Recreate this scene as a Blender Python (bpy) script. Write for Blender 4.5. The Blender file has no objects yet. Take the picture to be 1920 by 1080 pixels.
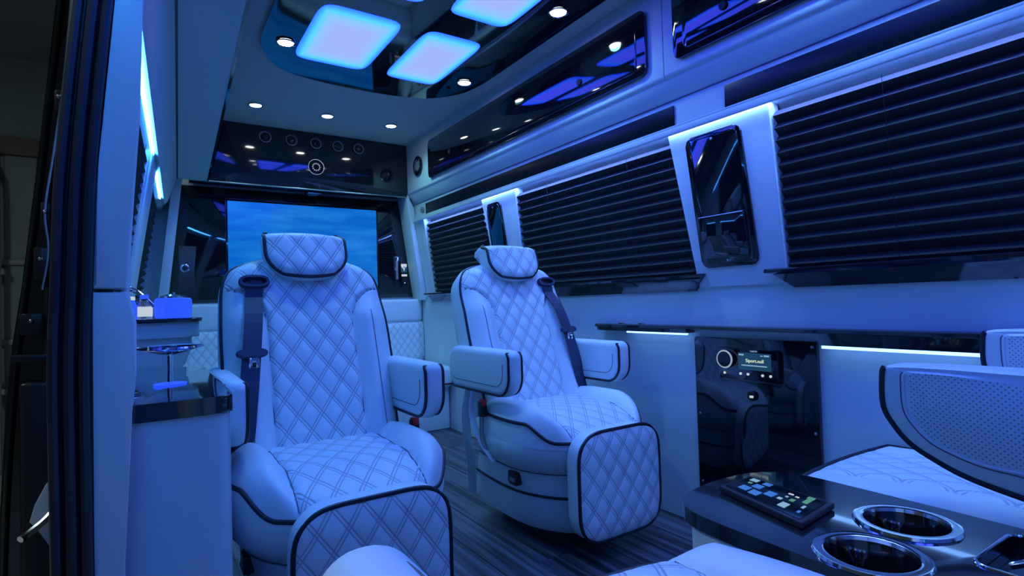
import bpy, bmesh, math, random
from mathutils import Vector, Matrix
random.seed(7)
SC = bpy.context.scene
COL = SC.collection
PI = math.pi

# ------------------------------------------------------------------ camera
YAW, PIT, ROL, FPX = math.radians(33.289), math.radians(1.4239), math.radians(-1.675), 1036.93
fw = Vector((math.sin(YAW)*math.cos(PIT), math.cos(YAW)*math.cos(PIT), math.sin(PIT)))
rt = Vector((math.cos(YAW), -math.sin(YAW), 0)); up = rt.cross(fw)
R2 = rt*math.cos(ROL) + up*math.sin(ROL); U2 = up*math.cos(ROL) - rt*math.sin(ROL)
cam = bpy.data.cameras.new('camera'); camo = bpy.data.objects.new('camera', cam); COL.objects.link(camo)
cam.sensor_width = 36; cam.lens = 36*FPX/1920; cam.clip_start = 0.01
M = Matrix((R2, U2, -fw)).transposed().to_4x4(); M.translation = Vector((0, 0, .815))
camo.matrix_world = M
SC.camera = camo
# ------------------------------------------------------------------ world, exposure
w = bpy.data.worlds.new('world'); SC.world = w; w.use_nodes = True
w.node_tree.nodes['Background'].inputs[0].default_value = (.20, .28, .42, 1)
w.node_tree.nodes['Background'].inputs[1].default_value = .10
SC.view_settings.view_transform = 'Standard'; SC.view_settings.look = 'None'
SC.view_settings.exposure = 0.33; SC.view_settings.gamma = 1.0
SC.view_settings.use_curve_mapping = False
# lamp strengths (panels and LED strips are the van's own lamps, built further down)
PANEL_E, STRIP_E, SHELF_E, DOWN_E, SPOT_W = 5.4, 75.0, 4.0, 20.0, 3.6

# ------------------------------------------------------------------ materials
MATS = {}
def nodes(name):
    m = bpy.data.materials.new(name); m.use_nodes = True; MATS[name] = m
    return m, m.node_tree, m.node_tree.nodes['Principled BSDF']
def mat(name, col, rough=.5, metal=0., coat=0., spec=.5, noise=None, bump=None):
    m, t, b = nodes(name)
    b.inputs['Base Color'].default_value = (*col, 1); b.inputs['Roughness'].default_value = rough
    b.inputs['Metallic'].default_value = metal; b.inputs['Coat Weight'].default_value = coat
    b.inputs['Coat Roughness'].default_value = .04; b.inputs['Specular IOR Level'].default_value = spec
    if noise or bump:
        tc = t.nodes.new('ShaderNodeTexCoord')
    if noise:
        sc, amt, stretch = noise
        mp = t.nodes.new('ShaderNodeMapping'); mp.inputs['Scale'].default_value = stretch
        n = t.nodes.new('ShaderNodeTexNoise'); n.inputs['Scale'].default_value = sc; n.inputs['Detail'].default_value = 5
        r = t.nodes.new('ShaderNodeMix'); r.data_type = 'RGBA'
        r.inputs['A'].default_value = (*[c*(1-amt) for c in col], 1); r.inputs['B'].default_value = (*[min(1, c*(1+amt)) for c in col], 1)
        t.links.new(tc.outputs['Object'], mp.inputs[0]); t.links.new(mp.outputs[0], n.inputs['Vector'])
        t.links.new(n.outputs['Fac'], r.inputs['Factor']); t.links.new(r.outputs['Result'], b.inputs['Base Color'])
    if bump:
        sc, st = bump
        n = t.nodes.new('ShaderNodeTexNoise'); n.inputs['Scale'].default_value = sc; n.inputs['Detail'].default_value = 3
        bp = t.nodes.new('ShaderNodeBump'); bp.inputs['Strength'].default_value = st; bp.inputs['Distance'].default_value = .002
        t.links.new(tc.outputs['Object'], n.inputs['Vector']); t.links.new(n.outputs['Fac'], bp.inputs['Height'])
        t.links.new(bp.outputs[0], b.inputs['Normal'])
    return m
def emit(name, col, s):
    m, t, b = nodes(name)
    b.inputs['Base Color'].default_value = (0.02, .02, .02, 1)
    b.inputs['Emission Color'].default_value = (*col, 1); b.inputs['Emission Strength'].default_value = s
    return m
CREAM = (.62, .73, .75)
mat('leather', CREAM, .42, bump=(420, .12))
mat('vinyl', (.56, .66, .67), .5, bump=(300, .08), noise=(3, .03, (1, 1, 1)))
mat('vinyl_ceiling', (.56, .58, .58), .75, bump=(500, .15))
mat('trim_cream', (.60, .70, .71), .4)
mat('piping', (.006, .007, .016), .45)
mat('stitch_dark', (.10, .12, .18), .7)
mat('piano', (.006, .007, .010), .06, coat=1.0, noise=(6, .6, (2, .35, 9)))
mat('piano_wood', (.011, .013, .017), .10, coat=1.0, noise=(9, .8, (3, .3, 3)))
mat('strip_black', (.006, .008, .012), .28, spec=.25)
mat('black_plastic', (.012, .013, .016), .38)
mat('black_gloss', (.004, .004, .005), .12, coat=.8)
mat('rubber', (.012, .016, .022), .42)
mat('belt', (.028, .040, .085), .6, noise=(60, .25, (8, 1, 1)))
mat('chrome', (.82, .84, .87), .12, metal=1)
mat('steel', (.45, .47, .5), .3, metal=1)
mat('blind', (.022, .022, .024), .75)
mat('red_button', (.75, .03, .03), .35)
mat('grey_plastic', (.22, .23, .25), .4)
mat('glass_dark', (.01, .012, .016), .05, coat=1)
mat('garage_wall', (.20, .23, .21), .6, noise=(2, .25, (1, 1, 1)))
mat('garage_post', (.26, .28, .27), .5)
mat('garage_rust', (.16, .11, .09), .7)
mat('concrete', (.42, .40, .33), .8, noise=(4, .2, (1, 1, 1)))
mat('plastic_wrap', (.45, .5, .55), .25)
emit('led_down', (.95, .98, 1.0), DOWN_E)
emit('led_strip', (.13, .24, 1.0), STRIP_E)
emit('led_strip_bare', (.040, .27, 1.0), 36.0)
emit('led_shelf', (.16, .38, 1.0), SHELF_E)
emit('icon_blue', (.05, .22, .80), .55); emit('icon_white', (.75, .85, .95), .55); emit('icon_green', (.16, .60, .36), .35)
emit('icon_pale', (.35, .62, .9), .5); emit('text_yellow', (.85, .95, .7), .7); emit('lcd_teal', (.01, .06, .12), .6)
emit('ring_white', (.5, .62, .78), .45)
emit('blue_glow', (.02, .08, 1.0), .9)  # besides the lit cup holder, glass and bottle parts glow without being lamps
m, t, b = nodes('clear_glass')
b.inputs['Transmission Weight'].default_value = 1; b.inputs['Roughness'].default_value = .03; b.inputs['Base Color'].default_value = (.9, .95, 1, 1)

def quilt_material(name, pw, ph):
    m, t, b = nodes(name)
    b.inputs['Roughness'].default_value = .42
    N = t.nodes.new; L = t.links.new
    uv = N('ShaderNodeUVMap'); sp = N('ShaderNodeSeparateXYZ'); L(uv.outputs[0], sp.inputs[0])
    def mth(op, a, b2=None):
        n = N('ShaderNodeMath'); n.operation = op
        for i, v in enumerate((a, b2)):
            if v is None: continue
            if isinstance(v, (int, float)): n.inputs[i].default_value = v
            else: L(v, n.inputs[i])
        return n.outputs[0]
    p = mth('DIVIDE', sp.outputs[0], pw); q = mth('DIVIDE', sp.outputs[1], ph)
    outs = []
    for op in ('ADD', 'SUBTRACT'):
        a = mth(op, p, q)
        d = mth('ABSOLUTE', mth('SUBTRACT', mth('FRACT', mth('ADD', a, .5)), .5))
        e = mth('ABSOLUTE', mth('SUBTRACT', d, .072))        # two parallel rows of thread
        outs.append(e)
    mn = mth('MINIMUM', outs[0], outs[1])
    mr = N('ShaderNodeMapRange'); mr.interpolation_type = 'SMOOTHSTEP'
    mr.inputs['From Min'].default_value = .014; mr.inputs['From Max'].default_value = .040
    mr.inputs['To Min'].default_value = 1; mr.inputs['To Max'].default_value = 0
    L(mn, mr.inputs['Value'])
    mx = N('ShaderNodeMix'); mx.data_type = 'RGBA'
    mx.inputs['A'].default_value = (*CREAM, 1); mx.inputs['B'].default_value = (.20, .22, .27, 1)
    f = mth('MULTIPLY', mr.outputs[0], .60)
    L(f, mx.inputs['Factor']); L(mx.outputs['Result'], b.inputs['Base Color'])
    bp = N('ShaderNodeBump'); bp.invert = True; bp.inputs['Strength'].default_value = .5; bp.inputs['Distance'].default_value = .002
    L(mr.outputs[0], bp.inputs['Height']); L(bp.outputs[0], b.inputs['Normal'])
    return m
QW, QH = .064, .090
quilt_material('quilt', QW, QH)
quilt_material('quilt_small', .05, .07)

def perf_material():
    m, t, b = nodes('perforated')
    b.inputs['Roughness'].default_value = .45
    N = t.nodes.new; L = t.links.new
    uv = N('ShaderNodeUVMap'); mp = N('ShaderNodeMapping'); mp.inputs['Rotation'].default_value = (0, 0, PI/4)
    mp.inputs['Scale'].default_value = (150, 150, 1)
    L(uv.outputs[0], mp.inputs[0])
    vf = N('ShaderNodeVectorMath'); vf.operation = 'FRACTION'; L(mp.outputs[0], vf.inputs[0])
    vs = N('ShaderNodeVectorMath'); vs.operation = 'SUBTRACT'; vs.inputs[1].default_value = (.5, .5, 0); L(vf.outputs[0], vs.inputs[0])
    ln = N('ShaderNodeVectorMath'); ln.operation = 'LENGTH'; L(vs.outputs[0], ln.inputs[0])
    mr = N('ShaderNodeMapRange'); mr.inputs['From Min'].default_value = .16; mr.inputs['From Max'].default_value = .27
    L(ln.outputs['Value'], mr.inputs['Value'])
    mx = N('ShaderNodeMix'); mx.data_type = 'RGBA'
    mx.inputs['A'].default_value = (.26, .27, .30, 1); mx.inputs['B'].default_value = (*CREAM, 1)
    L(mr.outputs[0], mx.inputs['Factor']); L(mx.outputs['Result'], b.inputs['Base Color'])
perf_material()

def diffuser_material():
    # edge-lit acrylic: lilac in the middle, cyan along the rim (UV runs -1..1 across the pane)
    m, t, b = nodes('diffuser')
    b.inputs['Base Color'].default_value = (.1, .1, .1, 1); b.inputs['Roughness'].default_value = .3
    N = t.nodes.new; L = t.links.new
    uv = N('ShaderNodeUVMap'); sp = N('ShaderNodeSeparateXYZ'); L(uv.outputs[0], sp.inputs[0])
    r = N('ShaderNodeValToRGB'); mrr = N('ShaderNodeMath'); mrr.operation = 'MAXIMUM'
    for i in (0, 1):
        a = N('ShaderNodeMath'); a.operation = 'ABSOLUTE'; L(sp.outputs[i], a.inputs[0]); L(a.outputs[0], mrr.inputs[i])
    L(mrr.outputs[0], r.inputs[0])
    cr = r.color_ramp; e = cr.elements
    e[0].position = .45; e[0].color = (.28, .36, 1, 1)
    e[1].position = .98; e[1].color = (.03, .20, 1, 1)
    x = e.new(.68); x.color = (.22, .44, 1, 1)
    x = e.new(.84); x.color = (.07, .52, 1, 1)
    # the blue channel is driven far past white: the pane is the van's main lamp
    s2 = N('ShaderNodeSeparateColor'); c2 = N('ShaderNodeCombineColor'); mu = N('ShaderNodeMath'); mu.operation = 'MULTIPLY'; mu.inputs[1].default_value = PANEL_E
    L(r.outputs[0], s2.inputs[0]); L(s2.outputs[0], c2.inputs[0]); L(s2.outputs[1], c2.inputs[1]); L(s2.outputs[2], mu.inputs[0]); L(mu.outputs[0], c2.inputs[2])
    L(c2.outputs[0], b.inputs['Emission Color']); b.inputs['Emission Strength'].default_value = 1
diffuser_material()

def tv_material():
    m, t, b = nodes('tv_picture')
    b.inputs['Base Color'].default_value = (.01, .01, .01, 1); b.inputs['Roughness'].default_value = .15
    N = t.nodes.new; L = t.links.new
    uv = N('ShaderNodeUVMap'); mp = N('ShaderNodeMapping'); mp.inputs['Scale'].default_value = (2.2, 7, 1); mp.inputs['Rotation'].default_value = (0, 0, -.25)
    n = N('ShaderNodeTexNoise'); n.inputs['Scale'].default_value = 1.3; n.inputs['Detail'].default_value = 6
    L(uv.outputs[0], mp.inputs[0]); L(mp.outputs[0], n.inputs['Vector'])
    r = N('ShaderNodeValToRGB'); e = r.color_ramp.elements
    e[0].position = .40; e[0].color = (.000, .13, .64, 1); e[1].position = .85; e[1].color = (.015, .27, .80, 1)
    L(n.outputs['Fac'], r.inputs[0]); L(r.outputs[0], b.inputs['Emission Color']); b.inputs['Emission Strength'].default_value = .72
tv_material()

def plank_material():
    m, t, b = nodes('floor_plank')
    b.inputs['Roughness'].default_value = .45
    N = t.nodes.new; L = t.links.new
    tc = N('ShaderNodeTexCoord'); oi = N('ShaderNodeObjectInfo'); mp = N('ShaderNodeMapping'); mp.inputs['Scale'].default_value = (55, 1.6, 1)
    ad = N('ShaderNodeVectorMath'); ad.operation = 'ADD'
    L(tc.outputs['Object'], mp.inputs[0]); L(mp.outputs[0], ad.inputs[0]); 
    ml = N('ShaderNodeMath'); ml.operation = 'MULTIPLY'; ml.inputs[1].default_value = 40; L(oi.outputs['Random'], ml.inputs[0]); L(ml.outputs[0], ad.inputs[1])
    n = N('ShaderNodeTexNoise'); n.inputs['Scale'].default_value = 1; n.inputs['Detail'].default_value = 5; L(ad.outputs[0], n.inputs['Vector'])
    r = N('ShaderNodeValToRGB'); e = r.color_ramp.elements
    e[0].position = .36; e[0].color = (.015, .018, .024, 1); e[1].position = .68; e[1].color = (.14, .15, .165, 1)
    L(n.outputs['Fac'], r.inputs[0]); L(r.outputs[0], b.inputs['Base Color'])
plank_material()

# ------------------------------------------------------------------ helpers
OFF = {}
def thing(name, label, cat, loc=(0, 0, 0), rotz=0, group=None, kind=None):
    o = bpy.data.objects.new(name, None); COL.objects.link(o); o.empty_display_size = .05
    o.location = loc; o.rotation_euler = (0, 0, rotz)
    if label: o['label'] = label
    if cat: o['category'] = cat
    if group: o['group'] = group
    if kind: o['kind'] = kind
    OFF[o.name] = Vector(loc)
    return o
def tag(o, label, cat, group=None):
    o['label'] = label; o['category'] = cat
    if group: o['group'] = group
    return o
def struct(o):
    o['kind'] = 'structure'; return o
def local(root):                       # parts of this thing are given in its own frame
    OFF[root.name] = Vector((0, 0, 0)); return root
def mesh(name, verts, faces, m, parent=None, smooth=True, uvs=None, fmat=None, sh=0., me=None):
    if sh: verts = [(v[0]+sh*(v[1]-2.37), v[1], v[2]) for v in verts]
    if parent is not None:
        off = OFF[parent.name]
    else:
        xs = [v[0] for v in verts]; ys = [v[1] for v in verts]; zs = [v[2] for v in verts]
        off = Vector(((min(xs)+max(xs))/2, (min(ys)+max(ys))/2, min(zs)))
    me = bpy.data.meshes.new(name)
    me.from_pydata([(v[0]-off.x, v[1]-off.y, v[2]-off.z) for v in verts], [], faces)
    for mm in (m if isinstance(m, (list, tuple)) else [m]): me.materials.append(MATS[mm])
    if fmat: me.polygons.foreach_set('material_index', fmat)
    me.polygons.foreach_set('use_smooth', [smooth]*len(me.polygons))
    if uvs:
        l = me.uv_layers.new(name='UVMap')
        for lp in me.loops: l.data[lp.index].uv = uvs[lp.vertex_index]
    bm = bmesh.new(); bm.from_mesh(me)
    if not uvs or True:
        bmesh.ops.recalc_face_normals(bm, faces=bm.faces)
    bm.to_mesh(me); bm.free()
    if smooth: 
        try: me.set_sharp_from_angle(angle=math.radians(40))
        except Exception: pass
    o = bpy.data.objects.new(name, me); COL.objects.link(o)
    if parent is not None:
        o.parent = parent; OFF[o.name] = off.copy()
    else:
        o.location = off; OFF[o.name] = off
    return o
def bm_out(bm):
    bm.verts.ensure_lookup_table(); bm.verts.index_update()
    v = [tuple(x.co) for x in bm.verts]; f = [[x.index for x in q.verts] for q in bm.faces]
    bm.free(); return v, f
def rbox(name, x0, x1, y0, y1, z0, z1, m, parent=None, r=.004, seg=2, sh=0., xf=None):
    bm = bmesh.new(); bmesh.ops.create_cube(bm, size=1)
    for v in bm.verts: v.co = ((x0+x1)/2+v.co.x*(x1-x0), (y0+y1)/2+v.co.y*(y1-y0), (z0+z1)/2+v.co.z*(z1-z0))
    r = min(r, .49*min(x1-x0, y1-y0, z1-z0))
    if r > 0: bmesh.ops.bevel(bm, geom=bm.edges[:], offset=r, segments=seg, profile=.5, affect='EDGES')
    v, f = bm_out(bm)
    if xf: v = [xf(p) for p in v]
    return mesh(name, v, f, m, parent, True, sh=sh)
def prism(name, pts, axis, a0, a1, m, parent=None, r=0., seg=2, sh=0., xf=None):
    """polygon in the plane normal to axis (x: (y,z)  y: (x,z)  z: (x,y)) extruded from a0 to a1; r rounds the rims"""
    P = {'x': lambda p, a: (a, p[0], p[1]), 'y': lambda p, a: (p[0], a, p[1]), 'z': lambda p, a: (p[0], p[1], a)}[axis]
    n = len(pts)
    bm = bmesh.new()
    A = [bm.verts.new(P(p, a0)) for p in pts]; B = [bm.verts.new(P(p, a1)) for p in pts]
    fa = bm.faces.new(A); fb = bm.faces.new(B)
    for i in range(n): bm.faces.new((A[i], A[(i+1) % n], B[(i+1) % n], B[i]))
    if r > 0:
        ed = list(fa.edges)+list(fb.edges)
        bmesh.ops.bevel(bm, geom=ed, offset=r, segments=seg, profile=.5, affect='EDGES')
    v, f = bm_out(bm)
    if xf: v = [xf(p) for p in v]
    return mesh(name, v, f, m, parent, True, sh=sh)
def rrect(x0, x1, y0, y1, r, n=6):
    out = []
    for cx, cy, a in ((x1-r, y1-r, 0), (x0+r, y1-r, PI/2), (x0+r, y0+r, PI), (x1-r, y0+r, 1.5*PI)):
        for i in range(n+1):
            t = a+PI/2*i/n; out.append((cx+r*math.cos(t), cy+r*math.sin(t)))
    return out
def catmull(pts, n=8, closed=False):
    P = [Vector(p) for p in pts]; out = []
    N = len(P)
    for i in range(N if closed else N-1):
        g = lambda k: P[k % N] if closed else P[max(0, min(N-1, k))]
        p0, p1, p2, p3 = g(i-1), g(i), g(i+1), g(i+2)
        for j in range(n):
            t = j/n
            out.append(.5*((2*p1)+(-p0+p2)*t+(2*p0-5*p1+4*p2-p3)*t*t+(-p0+3*p1-3*p2+p3)*t**3))
    if not closed: out.append(P[-1])
    return out
def tube(name, pts, r, m, parent=None, closed=False, n=8, sh=0., flat=1.0):
    P = [Vector(p) for p in pts]; N = len(P); V = []; F = []
    prev = None
    for i in range(N):
        if closed: d = P[(i+1) % N]-P[i-1]
        else: d = P[min(N-1, i+1)]-P[max(0, i-1)]
        d = d.normalized() if d.length > 1e-9 else Vector((0, 0, 1))
        a = prev if prev is not None else (Vector((0, 0, 1)) if abs(d.z) < .9 else Vector((1, 0, 0)))
        a = a-d*a.dot(d); a.normalize(); b = d.cross(a); prev = a
        for k in range(n):
            t = 2*PI*k/n; V.append(tuple(P[i]+a*r*math.cos(t)+b*r*flat*math.sin(t)))
    for i in range(N if closed else N-1):
        j = (i+1) % N
        for k in range(n): F.append((i*n+k, i*n+(k+1) % n, j*n+(k+1) % n, j*n+k))
    if not closed: F.append(tuple(range(n))[::-1]); F.append(tuple((N-1)*n+k for k in range(n)))
    return mesh(name, V, F, m, parent, True, sh=sh)
AX = {'z': lambda r, t, h: (r*math.cos(t), r*math.sin(t), h), '-z': lambda r, t, h: (r*math.cos(t), r*math.sin(t), -h),
      '-y': lambda r, t, h: (r*math.cos(t), -h, r*math.sin(t)), '-x': lambda r, t, h: (-h, r*math.cos(t), r*math.sin(t)),
      'x': lambda r, t, h: (h, r*math.cos(t), r*math.sin(t))}
def lathe(name, prof, c, axis, m, parent=None, n=28, sh=0., tilt=None, cap=False):
    V = []; F = []
    for (r, h) in prof:
        for k in range(n):
            p = AX[axis](max(r, 1e-5), 2*PI*k/n, h)
            if tilt: p = tuple(tilt @ Vector(p))
            V.append((c[0]+p[0], c[1]+p[1], c[2]+p[2]))
    N = len(prof)
    for i in range(N-1):
        for k in range(n): F.append((i*n+k, i*n+(k+1) % n, (i+1)*n+(k+1) % n, (i+1)*n+k))
    if cap:
        F.append(tuple(range(n))); F.append(tuple((N-1)*n+k for k in range(n)))
    elif prof[0][0] > 1e-4 and prof[-1][0] > 1e-4:          # a ring: close the section on itself
        for k in range(n): F.append(((N-1)*n+k, (N-1)*n+(k+1) % n, (k+1) % n, k))
    return mesh(name, V, F, m, parent, True, sh=sh)
def ss(a, b, x):
    t = max(0., min(1., (x-a)/(b-a))); return t*t*(3-2*t)
def puff(x, y, pw=QW, ph=QH):
    a = x/pw+y/ph; b = x/pw-y/ph
    return math.sqrt(abs(math.sin(PI*a)*math.sin(PI*b)))
def dup(o, loc=None, label=None):
    c = o.copy(); COL.objects.link(c)
    if loc is not None: c.location = loc
    if label: c['label'] = label
    OFF[c.name] = Vector(c.location) if not o.parent else OFF.get(o.name, Vector())
    for ch in o.children:
        d = ch.copy(); COL.objects.link(d); d.parent = c; OFF[d.name] = OFF.get(ch.name, Vector())
        for g in ch.children:
            e = g.copy(); COL.objects.link(e); e.parent = d
    return c
def cut(o, cutters):
    for c in cutters:
        md = o.modifiers.new('cut', 'BOOLEAN'); md.object = c; md.operation = 'DIFFERENCE'; md.solver = 'EXACT'
    dg = bpy.context.evaluated_depsgraph_get(); dg.update()
    me = bpy.data.meshes.new_from_object(o.evaluated_get(dg))
    o.modifiers.clear(); o.data = me
    for c in cutters: bpy.data.objects.remove(c, do_unlink=True)
def text(name, s, size, m, parent, mtx, ext=.0004):
    cu = bpy.data.curves.new(name, 'FONT'); cu.body = s; cu.size = size; cu.extrude = ext; cu.align_x = 'CENTER'; cu.align_y = 'CENTER'
    o = bpy.data.objects.new(name, cu); COL.objects.link(o)
    dg = bpy.context.evaluated_depsgraph_get(); dg.update()
    me = bpy.data.meshes.new_from_object(o.evaluated_get(dg)); bpy.data.objects.remove(o)
    me.transform(mtx); me.transform(Matrix.Translation(-OFF[parent.name])); me.materials.clear(); me.materials.append(MATS[m])
    q = bpy.data.objects.new(name, me); COL.objects.link(q); q.parent = parent; OFF[q.name] = OFF[parent.name]
    return q

# ================================================================== THE SETTING
Y0, Y1 = -1.5, 3.80          # rear end, partition
ZC = 1.937                   # ceiling
# ---- floor with planks
fl = struct(rbox('floor', -.12, 1.66, Y0, Y1, -.05, -.004, 'black_plastic', r=0))
pw = .125; first = None; k = 0
for i in range(15):
    x = -.12+pw*i
    if x+pw > 1.68: break
    y = Y0+(i*.47) % 1.3-1.3
    while y < Y1:
        a, b2 = max(y, Y0), min(y+1.3, Y1)
        if b2-a > .05:
            xe = min(x+pw, 1.66)
            p = rbox('plank', x+.0012, xe-.0012, a+.001, b2-.001, -.004, 0, 'floor_plank', fl, r=.0012, seg=1)
        y += 1.3
# ---- ceiling
ceil = struct(rbox('ceiling', .0, 1.70, Y0, Y1, ZC, ZC+.05, 'vinyl_ceiling', r=0))
# ---- right wall (leans inward above the belt line)
def xr(z):
    if z < .84: return 1.65
    if z < 1.40: return 1.648-(z-.84)/(.56)*.065
    return 1.587
wr = struct(prism('wall_right', [(1.65, -.05), (1.65, .85), (1.68, .86), (1.70, 1.385), (1.587, 1.40), (1.587, 1.522), (1.540, 1.576), (1.538, 1.60), (1.76, 1.60), (1.76, -.05)], 'y', Y0, Y1, 'vinyl'))
tube('seam', [(1.5855, Y0, 1.5215), (1.5855, Y1, 1.5215)], .002, 'stitch_dark', wr)
# ---- left wall, sheared: the van narrows towards the partition
SHL = .037
LWY = 1.60
wl = struct(prism('wall_left', [(-.085, -.05), (-.085, .85), (-.115, .86), (-.042, 1.385), (.018, 1.40), (.03, 1.43), (.085, 1.57), (-.02, 1.6), (-.055, 1.40), (-.135, .86), (-.135, -.05)], 'y', LWY, Y1, 'vinyl', sh=SHL))
struct(prism('trim_14', [(-.115, 1.062), (-.078, 1.062), (-.128, 1.62), (-.160, 1.62)], 'z', -.05, 1.56, 'black_gloss', xf=lambda p: (p[0]+max(0, p[2]-.86)*.08, p[1], p[2])))
wl2 = struct(prism('wall_left', [(-.16, -.05), (-.16, ZC), (-.22, ZC), (-.22, -.05)], 'y', Y0, -.55, 'vinyl'))
struct(rbox('wall_rear', -.2, 1.7, Y0-.05, Y0, -.05, ZC, 'vinyl', r=0))
# ---- partition
wf = struct(rbox('wall_front', -.15, 1.76, Y1, Y1+.06, -.05, ZC, 'vinyl', r=0))
gp = prism('gloss_panel', [(.085, .862), (1.66, .872), (1.60, 1.30), (1.545, 1.566), (.15, 1.566), (.12, 1.3)], 'y', Y1-.012, Y1-.001, 'piano', wf, r=.003)

# ---- pillar covers and trims
def lean_prism(name, pts, thick, m, parent=None, r=.006, off=0.):
    """outline in (y,z) laid on the leaning right wall, thick towards the cabin"""
    n = len(pts)
    return prism(name, pts, 'x', -off-thick, -off, m, parent, r=r, xf=lambda p: (p[0]+xr(p[2]), p[1], p[2]))
t1 = struct(lean_prism('trim_1', [(.953, .845), (1.282, .845), (1.345, 1.397), (.953, 1.397)], .055, 'trim_cream', r=.008, off=-.045))
t2 = struct(lean_prism('trim_2', [(2.36, .845), (2.62, .845), (2.69, 1.397), (2.345, 1.397)], .055, 'trim_cream', r=.008, off=-.045))
# pillar beside the partition, two stepped faces
t3 = struct(prism('trim_3', [(1.615, .845), (1.665, .845), (1.57, 1.50), (1.528, 1.585), (1.515, 1.56)], 'y', 3.62, 3.787, 'trim_cream', r=.008))
t4 = struct(prism('trim_4', [(1.655, .845), (1.70, .845), (1.63, 1.40), (1.565, 1.44)], 'y', 3.47, 3.62, 'trim_cream', r=.008))
t5 = struct(prism('trim_5', [(.035, .845), (.085, .845), (.165, 1.57), (.115, 1.57), (.095, 1.36)], 'y', 3.62, 3.787, 'trim_cream', r=.008))
# header lip that hides the LED strips on the right
struct(lean_prism('trim_6', [(Y0, 1.388), (3.60, 1.388), (3.60, 1.413), (Y0, 1.413)], .012, 'trim_cream', r=.004, off=.022))
struct(lean_prism('trim_13', [(Y0, 1.4105), (3.60, 1.4105), (3.60, 1.420), (Y0, 1.420)], .034, 'trim_cream', r=.003, off=0))
# ---- windows behind the blinds: dark glass in a frame
def window(idx, y0, y1, side=1):
    if side > 0:
        w_ = thing('window_%d' % idx, None, None, (1.70, (y0+y1)/2, .86), kind='structure')
        rbox('pane', 1.705, 1.712, y0, y1, .87, 1.38, 'glass_dark', w_, r=.001)
        tube('window_frame', [(1.698, y0, .875), (1.698, y1, .875), (1.698, y1, 1.378), (1.698, y0, 1.378)], .007, 'black_plastic', w_, closed=True)
    else:
        w_ = thing('window_%d' % idx, None, None, (-.12, (y0+y1)/2, .86), kind='structure')
        prism('pane', [(-.113, .87), (-.108, .87), (-.036, 1.38), (-.041, 1.38)], 'y', y0, y1, 'glass_dark', w_, sh=SHL)
        tube('window_frame', [(-.105, y0, .875), (-.105, y1, .875), (-.034, y1, 1.378), (-.034, y0, 1.378)], .006, 'black_plastic', w_, closed=True, sh=SHL)
window(1, 2.66, 3.46); window(2, 1.31, 2.36); window(3, -.30, .94)
window(4, 1.66, 2.36, -1); window(5, 2.68, 3.46, -1)

# ---- the door opening on the left: jamb covers, rubber seal
t7 = struct(prism('trim_7', [(-.071, .0), (-.035, .0), (-.035, .43), (-.024, .66), (-.018, .72), (-.017, .80), (-.026, .846), (-.069, .846)], 'y', .985, 1.06, 'trim_cream', r=.006))
t8 = struct(prism('trim_8', [(-.069, .851), (-.027, .851), (-.018, 1.0), (-.009, 1.127), (-.004, 1.292), (.02, 1.62), (-.005, 1.62), (-.038, 1.283), (-.060, 1.04)], 'y', .985, 1.06, 'trim_cream', r=.006))
sealpath = [(-.092, -.05), (-.092, .45), (-.094, .72), (-.090, .86), (-.083, 1.03), (-.060, 1.29), (-.025, 1.62)]
sl = struct(prism('trim_9', [(x-.022, z) for x, z in sealpath]+[(x+.024, z) for x, z in sealpath[::-1]], 'y', .985, 1.05, 'rubber', r=.004))
for dx, rr in ((-.017, .007), (.0, .008), (.016, .007)):
    tube('seal_lip', catmull([(x+dx, .978, z) for x, z in sealpath], 6), rr, 'rubber', sl)

# ================================================================== OVERHEAD PANEL ON THE PARTITION
op = thing('overhead_bulkhead', 'glossy black overhead panel with round air vents above the television', 'panel', (.9, 3.70, 1.567))
rbox('panel', .20, 1.526, 3.632, 3.787, 1.57, 1.936, 'piano_wood', op, r=.004)
tube('edge_strip', [(.20, 3.628, 1.568), (1.56, 3.628, 1.568)], .0045, 'steel', op)
v0 = None
for i, x in enumerate((.605, .757, .906, 1.046, 1.184)):
    if v0 is None:
        v0 = lathe('air_vent', [(.026, 0), (.034, .004), (.036, .010), (.030, .013), (.026, .006), (.026, .002)], (x, 3.632, 1.868), '-y', 'grey_plastic', op)
        nz = lathe('nozzle', [(.0255, .0), (.0255, .004), (.018, .012), (.008, .014), (0, .014)], (x, 3.632, 1.868), '-y', 'black_gloss', v0)
    else:
        c = v0.copy(); COL.objects.link(c); c.location = (x-.605, 0, 0); d = nz.copy(); COL.objects.link(d); d.parent = c
em = lathe('emblem', [(.0475, 0), (.050, .002), (.050, .003), (.0475, .0035), (.047, 0)], (.907, 3.632, 1.717), '-y', 'ring_white', op, n=40)
lathe('emblem_disc', [(.0445, 0), (.0445, .0016), (0, .0016)], (.907, 3.632, 1.717), '-y', 'black_gloss', em, n=40)
for k in range(12):
    a = 2*PI*k/12
    rbox('emblem_tooth', .907+.0245*math.cos(a)-.0028, .907+.0245*math.cos(a)+.0028, 3.6285, 3.631, 1.717+.0245*math.sin(a)-.0028, 1.717+.0245*math.sin(a)+.0028, 'ring_white', em, r=.001, seg=1)
lathe('emblem_ring', [(.0205, .0016), (.0215, .0030), (.0200, .0032), (.0190, .0016)], (.907, 3.632, 1.717), '-y', 'ring_white', em, n=32)
# dome camera under the panel
dc = thing('dome_camera', 'small black dome camera under the overhead panel edge', 'camera', (.90, 3.70, 1.55))
lathe('housing', [(.05, 0), (.05, .012), (.035, .024), (.0, .028)], (.90, 3.71, 1.568), '-z', 'black_gloss', dc)
rbox('lens_bar', .86, .94, 3.655, 3.664, 1.548, 1.556, 'steel', dc, r=.002)

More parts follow.
